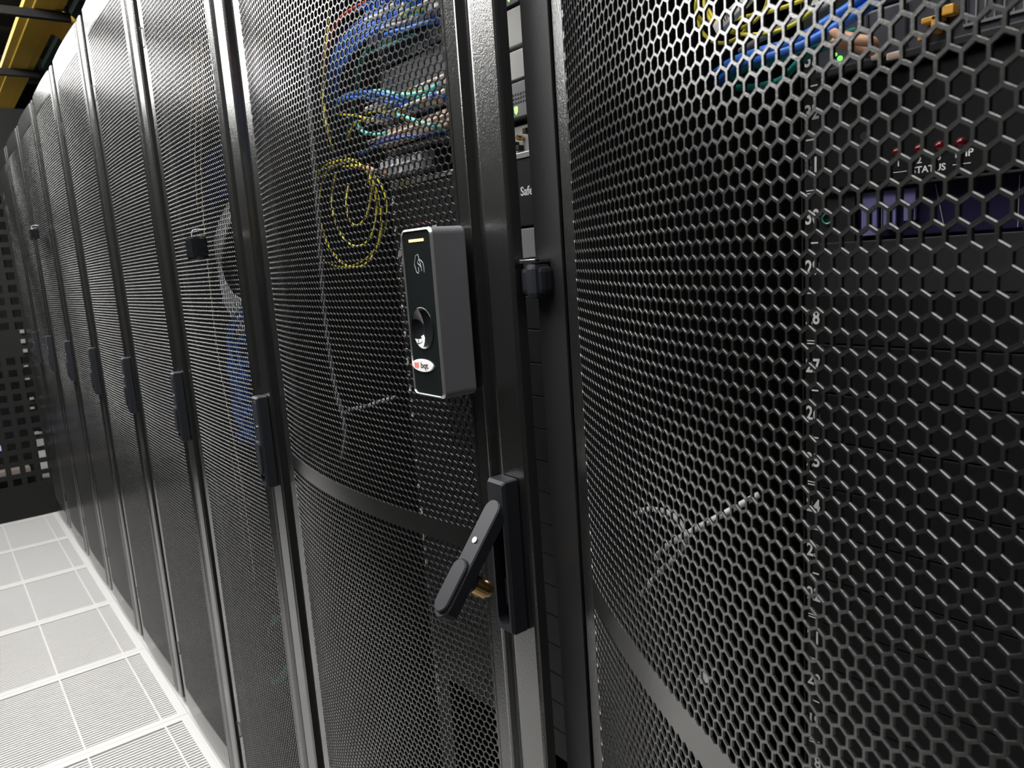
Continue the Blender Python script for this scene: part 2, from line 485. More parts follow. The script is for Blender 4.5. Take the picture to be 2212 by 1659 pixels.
for k in range(8):
    a = k/7*PI/2; rx = .087 + .10*math.sin(a); rz = -.10*(1-math.cos(a)); ca, sa = math.cos(a), math.sin(a)
    rings.append([(rx + hh*sa, yy, rz + .05 + hh*ca) for yy, hh in ((-.16, .02), (-.16, -.02), (.16, -.02), (.16, .02))])
dr.loft(rings); d = dr.build('drop_spout', M_TRAY, tr)
tag(MB().box(.46, .62, 3.6, 5.2, 2.98, 3.02, .003).build('green_tray_plate', M_GREEN), 'dark green flat plate behind the yellow overhead tray', 'plate')

# ================================================================== LIGHTS (aisle ceiling fittings)
lf = None
for lx in (-.55, -1.25, -1.95):
    for y in (-.95, .45, 1.85, 3.25, 5.2):
        if lx < -1.5 and y < 1: continue
        if lf is None:
            lf = empty('ceiling_light', (lx, y, 3.02))
            MB().box(-.30, .30, -.62, .62, .012, .06, .004).build('housing', M_LAMPBODY, lf)
            MB().box(-.285, .285, -.605, .605, 0, .011).build('diffuser', M_LAMP, lf)
            MB().cyl((0, -.5, .06), (0, -.5, .28), .004, 6).build('hanger', M_STRUT, lf)
            MB().cyl((0, .5, .06), (0, .5, .28), .004, 6).build('hanger', M_STRUT, lf)
            o = lf
        else:
            o = copy_tree(lf); o.location = (lx, y, 3.02)
        tag(o, 'wide white light fitting hanging high over the %s' % ('aisle' if lx > -.8 else 'edge of the opposite rack row' if lx > -1.5 else 'middle of the opposite rack row'), 'ceiling light', 'fittings over the %s' % ('aisle' if lx > -.8 else 'opposite row edge' if lx > -1.5 else 'opposite row middle'))

# ================================================================== RACKS
bulge = .031
# --- 600 mm racks
ORD = ['first', 'second', 'third', 'fourth', 'fifth', 'sixth', 'seventh']
proto = empty('server_rack', (0, .0, 0))
rack_body(proto, .003, .597, .06, .54, numbers=False)
d600, PM600 = door_parts(.553, .435, .003, 'door', proto)
d600.location = (0, .573, 0)
swing_handle(d600, -(.553-.030), 1.008, 1.185, 0)
hinge_clip(d600, 1.962); hinge_clip(d600, .23)
# rows of dark gear fronts so that the racks are not hollow
m = MB()
for n in range(2, 46):
    m.box(.139, .150, .06, .54, uz(n)-U/2+.0006, uz(n)+U/2-.0006, .001)
m.build('filler_panels', M_PANEL, proto)
LAB = ['black mesh-door rack with pale and blue cables showing, just left of the card reader rack',
 'second black mesh-door rack left of the one with the card reader',
 'third black mesh-door rack left of the one with the card reader',
 'fourth black mesh-door rack left of the one with the card reader',
 'fifth black mesh-door rack left, with the small glossy box high on its door',
 'sixth black mesh-door rack left, last but one before the end wall',
 'seventh black mesh-door rack, the farthest, against the dark end wall']
for k in range(7):
    o = proto if k == 0 else copy_tree(proto)
    o.location = (0, .6*k, 0)
    tag(o, LAB[k], 'server rack', 'row of closed server racks')
# rack one shows cables: leave its filler panels only where the photo is plain
o = [c for c in children(proto) if c.name.startswith('filler_panels')][0]

# --- rack with the card reader (750 mm)
RA = empty('server_rack', (0, -.75, 0), 'wide black rack with the card reader, its door handle swung open', 'server rack')
rack_body(RA, -.02+.02, .747, .75-.75, .75-.268, post_r=False, nlo=12, nhi=46)
rows_band = (92, 94)
rowh = (.60/round(.60/PITCH))*math.sqrt(3)/2
jb = int(round((1.075-.10)/rowh))
dA, PM750 = door_parts(.718, .60, bulge, 'door', RA, bandz=((jb-1, jb+1),), chamfer=.00009)
dA.location = (0, .75-.027, 0)
swing_handle(dA, -(.718-.030), .990, 1.170, math.radians(39))
hinge_clip(dA, 1.962); hinge_clip(dA, .23)

# --- nearest rack with its door ajar
RB = empty('server_rack', (0, -1.53, 0), 'nearest black rack filling the right side, its mesh door ajar', 'server rack')
rack_body(RB, .0, .775, .04, 1.53-1.008, nlo=12, nhi=46)
dB, _ = door_parts(.718, .60, bulge, 'door', RB, panel_mesh=PM750)
dB.location = (.012, 1.53-.814, 0); dB.rotation_euler = (0, 0, math.radians(-21))
hinge_clip(dB, 1.962)
# post with face seen in the gap
m = MB(); m.box(.026, .030, .735, .7765, .05, 2.16, .001); m.box(.026, .07, .7750, .7765, .05, 2.16, .0005); m.build('front_post', M_BODY, RB)
def leaf_hinge(z):
    m = MB(); m.box(.004, .026, .752, .770, z-.020, z+.016, .006); m.box(.008, .026, .748, .782, z-.016, z+.012, .005)
    h = m.build('leaf_hinge', M_PLASTIC, RB)
    m = MB(); m.box(.006, .025, .753, .780, z+.0165, z+.0205, .001); m.cyl((.012, .762, z+.014), (.012, .762, z+.0225), .0055, 16)
    s = m.build('hinge_pin', M_CHROME, h); s['label'] = 'bright steel hinge pin and plate'
leaf_hinge(1.388); leaf_hinge(.735)

# ================================================================== CARD READER
CR = empty('card_reader', (0, -.644, 1.262), 'grey card reader with black glossy front, amber light and oval badge, on the mesh door', 'card reader')
yc, zc, w, h = 0, .094, .066, .188
m = MB()
R1 = rrect(yc, zc, w, h, .008, 6); R2 = rrect(yc, zc, w-.003, h-.003, .007, 6)
m.loft([[(-.008, y, z) for y, z in R2], [(-.010, y, z) for y, z in R1], [(-.0505, y, z) for y, z in R1]])
m.build('body', M_READER, CR)
m = MB(); R3 = rrect(yc, zc, w-.0045, h-.0045, .0062, 6)
m.loft([[(-.0505, y, z) for y, z in R1], [(-.0525, y, z) for y, z in R2], [(-.0532, y, z) for y, z in rrect(yc, zc, w-.0045, h-.0045, .0064, 6)], [(-.0510, y, z) for y, z in rrect(yc, zc, w-.006, h-.006, .006, 6)]], cap=False)
b = m.build('bezel', M_SATIN, CR); b['label'] = 'thin silver rim'
# face with a round finger recess
hc_y, hc_z, hr = .003, .078, .0225
circ = [(hc_y + hr*math.cos(t), hc_z + hr*math.sin(t)) for t in [2*PI*k/40 for k in range(40)]]
m = merge(fill_with_hole(R3, circ, -.0515))
m.build('front_panel', M_FACE, CR)
m = MB(); rings = []
for rr, xx in ((1.06, -.0516), (1.05, -.0524), (1.0, -.0524), (.97, -.0505), (.9, -.046), (.75, -.0425), (.5, -.040), (.2, -.0388), (.02, -.0385)):
    rings.append([(xx, hc_y + hr*rr*math.cos(t), hc_z + hr*rr*math.sin(t)) for t in [2*PI*k/40 for k in range(40)]])
m.loft(rings, cap=True); m.build('finger_recess', M_GLOSSY, CR, smooth=True)
m = MB(); m.box(-.0514, -.0522, -.0155, .0155, .1735, .1765, .0004); o = m.build('status_light', M_AMBER, CR); o['label'] = 'glowing amber bar light'
m = MB(); by, bz = .008, .0355
E1 = [(by + .0225*math.cos(t), bz + .0074*math.sin(t)) for t in [2*PI*k/40 for k in range(40)]]
E2 = [(by + .0215*math.cos(t), bz + .0066*math.sin(t)) for t in [2*PI*k/40 for k in range(40)]]
m.loft([[(-.0512, y, z) for y, z in E1], [(-.0528, y, z) for y, z in E1], [(-.0534, y, z) for y, z in E2]])
bd = m.build('badge', M_BADGE, CR); bd['label'] = 'white oval badge'
m = text_mb('bqt', .0095, by-.0050, bz+.0003, -.0535, squeeze=1.25, extrude=.0001); m.build('badge_lettering', M_BLACKPRINT, bd)
m = MB()
m.add([(-.0536, by+.0165, bz+.0034), (-.0536, by+.0115, bz+.0026), (-.0536, by+.0115, bz-.0034), (-.0536, by+.0165, bz-.0026)], [(0,1,2,3)])
m.add([(-.0536, by+.0112, bz+.0026), (-.0536, by+.0070, bz+.0038), (-.0536, by+.0070, bz-.0024), (-.0536, by+.0112, bz-.0034)], [(0,1,2,3)])
m.build('badge_emblem', M_REDPRINT, bd)
# card-in-hand symbol
m = MB(); iy, iz = .0, .1495
def ic(pts): 
    m.tube([(-.0517, iy - a, iz + b) for a, b in pts], .00038, 5)
ic([(-.004,.009),(.001,.0105),(.005,-.001),(.0055,-.004)]); ic([(-.004,.009),(-.008,-.0005),(-.0045,-.009),(-.0005,-.0105)])
ic(smooth_path_2 := [(.0015,.0045),(.006,.004),(.010,.001),(.0115,-.004),(.0115,-.0095)]); ic([(.0015,.0045),(-.001,.001),(.002,-.001),(.006,-.0035),(.0065,-.008)])
ic([(.0,-.0035),(.0005,-.009)])
m.build('card_symbol', M_ICON, CR)
m = MB(); m.cyl((-.030, -.006, -.0005), (-.030, -.006, -.002), .0024, 10); m.build('body_screw', M_CHROME, CR)
CR.location = (0, -.644, 1.262)

# small glossy boxes on two far doors
def sensor(x0, x1, y0, y1, z0, z1, label):
    r = empty('door_sensor', ((x0+x1)/2, (y0+y1)/2, z0), label, 'sensor')
    lx = (x1-x0)/2; ly = (y1-y0)/2; h = z1-z0
    m = MB(); m.box(-lx, lx, -ly, ly, 0, h, .007); m.build('housing', M_GLOSSY, r, smooth=False)
    m = MB(); m.box(-lx-.0016, -lx+.001, -ly*.8, ly*.8, h*.1, h*.9, .0012); m.build('front_cover', M_GLOSSY, r)
    m = MB(); m.tube(smooth_path([(-lx*.4, ly*.3, h-.003), (-lx*.2, ly*.1, h+.012), (lx+.006, -ly*.1, h+.012)], 5), .0006, 6); c = m.build('lead_wire', CABLE_MATS['white_cable'], r)
sensor(-.056, -.028, .182, .238, 1.449, 1.496, 'small glossy black box on the mesh of the first rack left of the card reader')
sensor(-.058, -.028, 2.60, 2.69, 1.636, 1.685, 'small glossy black box high on the door of a far rack')

# ================================================================== EQUIPMENT
def blank(y0, y1, z0, z1, label, group, mt=M_PANEL, name='blanking_panel'):
    m = MB(); m.box(.137, .142, y0, y1, z0+.0007, z1-.0007, .0009); m.box(.142, .160, y0+.01, y1-.01, z0+.004, z1-.004)
    return tag(m.build(name, mt), label, 'blanking panel', group)
AY0, AY1 = -.748, -.270
BY0, BY1 = -1.488, -1.009
first = None
for n in range(1, 30):
    z0 = uz(n)-U/2; z1 = uz(n)+U/2
    for who, (a, b) in (('A', (AY0, AY1)), ('B', (BY0, BY1))):
        if n < 14: continue
        if n == 29:
            lab = 'slightly lighter charcoal panel, topmost of the stack in the %s' % ('rack with the card reader' if who == 'A' else 'nearest rack at right')
            blank(a, b, z0, z1, lab, None, M_PANEL2)
        else:
            lab = 'plain black blanking panel in the lower part of the %s' % ('rack with the card reader' if who == 'A' else 'nearest rack at right')
            g = 'blanking panels in the %s' % ('card reader rack' if who == 'A' else 'nearest rack')
            blank(a, b, z0, z1, lab, g)
def status_unit(y0, y1, z0, z1, who, far):
    r = empty('power_unit', (.137, far, z0), 'power unit with dark red lights in the %s' % who, 'power unit')
    W = abs(y1-y0); h = z1-z0
    # local: far edge at y=0, leaf toward -y
    m = MB(); m.box(0, .40, -W, 0, .001, h-.001, .0015); m.build('chassis', M_PANEL, r)
    for i, dy in enumerate((-.067, -.084, -.099, -.114)):
        m = MB(); rings = []
        for rr, xx in ((.0040, .0005), (.0038, -.0015), (.0028, -.0032), (.0012, -.0040), (.0001, -.0042)):
            rings.append([(xx, dy+rr*math.cos(t), .0235+rr*math.sin(t)) for t in [2*PI*k/14 for k in range(14)]])
        m.loft(rings); o = m.build('indicator_light', M_REDLED, r, smooth=True)
        if i == 0: pass
    parts = [text_mb(t, .0075, y, z, -.0002) for t, y, z in (('1', -.068, .0150), ('2', -.084, .0150), ('3', -.0985, .0155), ('TMP', -.1155, .0155))]
    parts.append(text_mb('STATUS', .0072, -.091, .0075, -.0002))
    parts.append(MB().box(-.0001, -.0003, -.0745, -.064, .0078, .0084)); parts.append(MB().box(-.0001, -.0003, -.121, -.1085, .0078, .0084))
    o = merge(*parts).build('lettering', M_WHITE, r); o['label'] = 'white printed lettering'
    m = MB(); m.cyl((.001, -.041, .040), (-.002, -.041, .040), .0035, 14); m.cyl((.001, -W+.02, .02), (-.002, -W+.02, .02), .0035, 14)
    o = m.build('face_screws', M_CHROME, r)
    return r
ra = status_unit(AY0, AY1, 1.449, 1.537, 'rack with the card reader', AY1)
rb = status_unit(BY0, BY1, 1.449, 1.537, 'nearest rack at right', BY1)
m = text_mb('Safe', .0155, -.5975-AY1, 1.493-1.449, -.0002, align='LEFT'); o = m.build('name_lettering', M_WHITE, ra)
# smoked panel between the power unit and the blanking panels
def smoked(y0, y1, who):
    r = empty('smoked_panel', (.150, (y0+y1)/2, 1.407), 'glossy dark violet see-through panel below the power unit in the %s' % who, 'panel')
    W = (y1-y0)/2
    MB().box(0, .003, -W, W, 0, .040, .001).build('pane', M_PURPLE, r)
    MB().box(-.012, .0, -W, W, .0395, .0415, .0005).build('upper_lip', M_PANEL2, r)
    m = MB()
    for k, y in enumerate((-.16, -.10, -.04, .03, .09, .14, .19)):
        m.tube([(-.002, y, .001), (-.002, y+(.008 if k % 2 else 0), .038)], .0003, 4)
    m.build('seam_wires', CABLE_MATS['grey'], r)
smoked(BY0, BY1, 'nearest rack at right')
m = MB(); m.box(.137, .142, AY0, AY1, 1.409, 1.447, .001); tag(m.build('blanking_panel', M_MIDGREY), 'mid grey plain panel right under the power unit of the card reader rack', 'blanking panel')
# device with lilac things behind the smoked panel: light violet folded sheets
for i, (y, dz) in enumerate(((-1.050, 0), (-1.0655, .004), (-1.081, .010))):
    m = MB(); m.box(.1445, .1475, y-.006, y+(.007, .004, .003)[i], 1.409+dz, 1.444); tag(m.build('violet_label', M_VIOLET), 'pale violet strip behind the smoked panel of the nearest rack', 'label strip', 'violet strips')

# ---- rack A appliances
def appliance(y0, y1, z0, z1, label, face, vents=True, shield=None, name='network_appliance', depth=.42, x=.137):
    r = empty(name, (x, y1, z0), label, 'network device')
    W = y1-y0; h = z1-z0
    MB().box(0, depth, -W, 0, .0008, h-.0008, .0012).build('chassis', face, r)
    if vents:
        m = MB()
        for j in range(3 if h < .05 else 6):
            for i in range(int((W-.06)/.005)):
                yy = -.03-i*.005; zz = h*.42+j*.005
                m.box(-.0004, .0005, yy-.0013, yy+.0013, zz-.0014, zz+.0014)
        m.build('vent_holes', M_RAIL, r)
    if shield is not None:
        m = MB(); m.add([(-.0008, shield-y1+a, .010+b) for a, b in ((-.004, .004), (0, .005), (.004, .004), (.0035, -.002), (0, -.006), (-.0035, -.002))], [(0,1,2,3,4,5)])
        o = m.build('shield_light', M_SHIELD, r); o['label'] = 'lime green shield-shaped light'
        m = MB(); m.box(-.0010, -.0002, shield-y1-.018, shield-y1+.02, .0005, .0020); m.build('lower_edge', M_RAIL, r)
    return r
appliance(AY0, AY1, 1.583, 1.627, 'grey perforated appliance with a lime shield light above the shelf in the card reader rack', M_MIDGREY, shield=-.600)
appliance(AY0, -.52, 1.629, 1.664, 'light grey plain device front in the card reader rack', M_GREYPANEL, vents=False)
appliance(AY0, -.53, 1.668, 1.713, 'grey plain device front above the light grey one in the card reader rack', M_GREYPANEL, vents=False)
appliance(-.528, AY1, 1.668, 1.713, 'dark flat-fronted device above the coloured patching in the card reader rack', M_SERVER, vents=False)
appliance(AY0, AY1, 1.716, 1.744, 'upper grey appliance with a lime shield light in the card reader rack', M_SERVER, shield=-.600)
# router on a shelf
r = empty('rack_shelf', (.137, AY1, 1.537), 'thin metal shelf over the power unit of the card reader rack', 'shelf')
MB().box(0, .35, AY0-AY1, 0, 0, .002).build('shelf_plate', M_MIDGREY, r)
MB().box(-.002, 0, AY0-AY1, 0, -.003, .004, .0006).build('front_lip', M_SATIN, r)
r = empty('open_router', (.145, -.56, 1.540), 'pale circuit box with black parts on the shelf of the card reader rack', 'router')
MB().box(0, .15, -.12, .1, 0, .036, .002).build('case', M_GREYPANEL, r)
m = MB()
for k in range(16):
    y = -.11+k*.0135+random.uniform(-.003, .003); z = .004+random.uniform(0, .02); m.box(-.008, .001, y, y+random.uniform(.004, .009), z, z+random.uniform(.004, .012), .0008)
m.build('connectors', M_RAIL, r)
for k in range(5): MB().cyl((-.001, -.10+k*.03, .02), (-.010, -.10+k*.03, .02), .0035, 10).build('coax_stud', M_BRASS, r)

def patch(y0, y1, z0, z1, label, face, cols, rows=1, n=20):
    r = empty('patch_panel', (.137, y1, z0), label, 'patch panel'); W = y1-y0; h = z1-z0
    MB().box(0, .03, -W, 0, .0008, h-.0008, .001).build('faceplate', face, r)
    pw = W/n
    for j in range(rows):
        for i in range(n):
            c = cols[(i*7+j*3) % len(cols)] if isinstance(cols, list) else cols
            if c is None: continue
            yy = -(i+.5)*pw; zz = h*(j+.5)/rows
            m = MB(); m.box(-.022, .002, yy-pw*.40, yy+pw*.40, zz-h/rows*.36, zz+h/rows*.36, .0015)
            m.tube([(-.022, yy, zz), (-.032, yy, zz-.001), (-.040, yy+.004, zz-.005)], .003, 6)
            m.build('plug', c, r)
    return r
W_, G_, BL, OR, PE, LI, RE, TE = M_BADGE, CABLE_MATS['grey'], CABLE_MATS['blue'], M_ORANGE, M_PEACHP, CABLE_MATS['green'], CABLE_MATS['red'], CABLE_MATS['teal']
patch(-.515, AY1, 1.629, 1.666, 'pale patch panel with white, peach and orange plugs in the card reader rack', M_MIDGREY, [W_, PE, W_, W_, OR, W_, BL, PE], 2, 13)
patch(AY0+.2, AY1, 1.592, 1.622, 'patch panel with beige and lime plugs below the white ones', M_SERVER, [PE, G_, LI, PE, None, BL, G_], 1, 15)
patch(AY0, AY1, 1.746, 1.788, 'patch panel with white and grey plugs above the dark device', M_SERVER, [W_, G_, BL, W_, G_, None, BL, W_], 2, 20)
patch(AY0, AY1, 1.790, 1.832, 'patch panel crowded with blue plugs high in the card reader rack', M_SERVER, [BL, G_, BL, RE, W_, BL, TE], 2, 20)
patch(AY0, AY1, 1.834, 1.876, 'patch panel with red and white plugs, topmost seen in the card reader rack', M_SERVER, [RE, W_, BL, RE, LI, G_], 2, 20)
patch(-.40, AY1, 1.544, 1.578, 'small switch with grey plugs at the left end of the shelf', M_SERVER, [G_, W_, G_, None, G_], 1, 7)

# ---- rack B devices
r = empty('server', (.132, BY1, 1.540), 'dark slate server with orange latches and a green light at top right', 'server')
MB().box(0, .6, BY0-BY1, 0, .001, .043, .002).build('chassis', M_SERVER, r)
MB().box(-.003, .002, BY0-BY1, -.001, .0, .007, .0015).build('lower_lip', M_PANEL2, r)
for k, y in enumerate((-.045, -.075, -.105, -.14, -.2, -.26)): MB().box(-.0012, .001, y-.0008, y+.0008, .004, .040).build('bay_seam', M_RAIL, r)
m = MB(); m.box(-.010, .002, -.104, -.090, .020, .024, .001); m.box(-.010, .002, -.101, -.097, .012, .024, .001); m.box(-.009, .002, -.112, -.104, .022, .029, .001); m.box(-.009, .002, -.092, -.087, .009, .014, .001)
o = m.build('release_latches', M_ORANGE, r); o['label'] = 'orange release latches'
m = MB(); m.cyl((-.001, -.022, .013), (.001, -.022, .013), .0022, 10); m.cyl((-.001, -.018, .017), (.001, -.018, .017), .0015, 10); o = m.build('power_light', M_GREENLED, r); o['label'] = 'bright green light'
m = MB()
for k in range(28):
    y = -.118-k*.006; m.box(-.0015, .001, y-.0005, y+.0005, .014, .043)
m.box(-.002, .001, -.28, -.116, .012, .014); m.box(-.002, .001, -.28, -.116, .0405, .043); m.build('front_grille', M_SATIN, r)
m = MB(); m.box(-.006, .0, -.060, -.050, .004, .010, .002); m.box(-.006, .0, -.074, -.062, .001, .007, .002); m.build('port_dust_caps', M_PEACHP, r)
r = empty('server', (.137, BY1, 1.584), 'plain black server above the slate one at top right', 'server')
MB().box(0, .6, BY0-BY1, 0, .001, .043, .002).build('chassis', M_PANEL, r)
m = MB(); m.box(-.001, .001, -.4, -.02, .020, .022); m.build('seam', M_MIDGREY, r)
r = empty('server', (.137, BY1, 1.628), 'upper server with vents, topmost at the right edge', 'server')
MB().box(0, .6, BY0-BY1, 0, .001, .087, .002).build('chassis', M_SERVER, r)
m = MB()
for k in range(40): m.box(-.001, .001, -.03-k*.011, -.026-k*.011, .01, .075)
m.build('vent_slots', M_RAIL, r)
# cable tags on the blue pair
for i, (y, z, l) in enumerate(((-.950, 1.601, 'white cable tag with small print at the top of the nearest rack'), (-.975, 1.615, 'second white cable tag beside the printed one'))):
    r = empty('cable_tag', (.095, y, z), l, 'tag')
    m = MB(); m.box(-.004, .004, -.014, .014, -.005, .005, .002); m.build('sleeve', M_BADGE, r)
    if i == 0:
        text_mb('01/0', .007, 0, 0, -.0044).build('print', M_BLACKPRINT, r)
    r.rotation_euler = (math.radians(-28), 0, 0)
r = empty('cable_label', (.05, -.940, .998), 'small white tag hanging low in the nearest rack', 'tag'); MB().box(-.001, .001, -.007, .007, -.004, .004, .0005).build('sleeve', M_BADGE, r); r.rotation_euler = (math.radians(-30), 0, 0)
MB().box(.0, .0015, -.002, .002, .0035, .006).build('eyelet', M_WHITE, r)

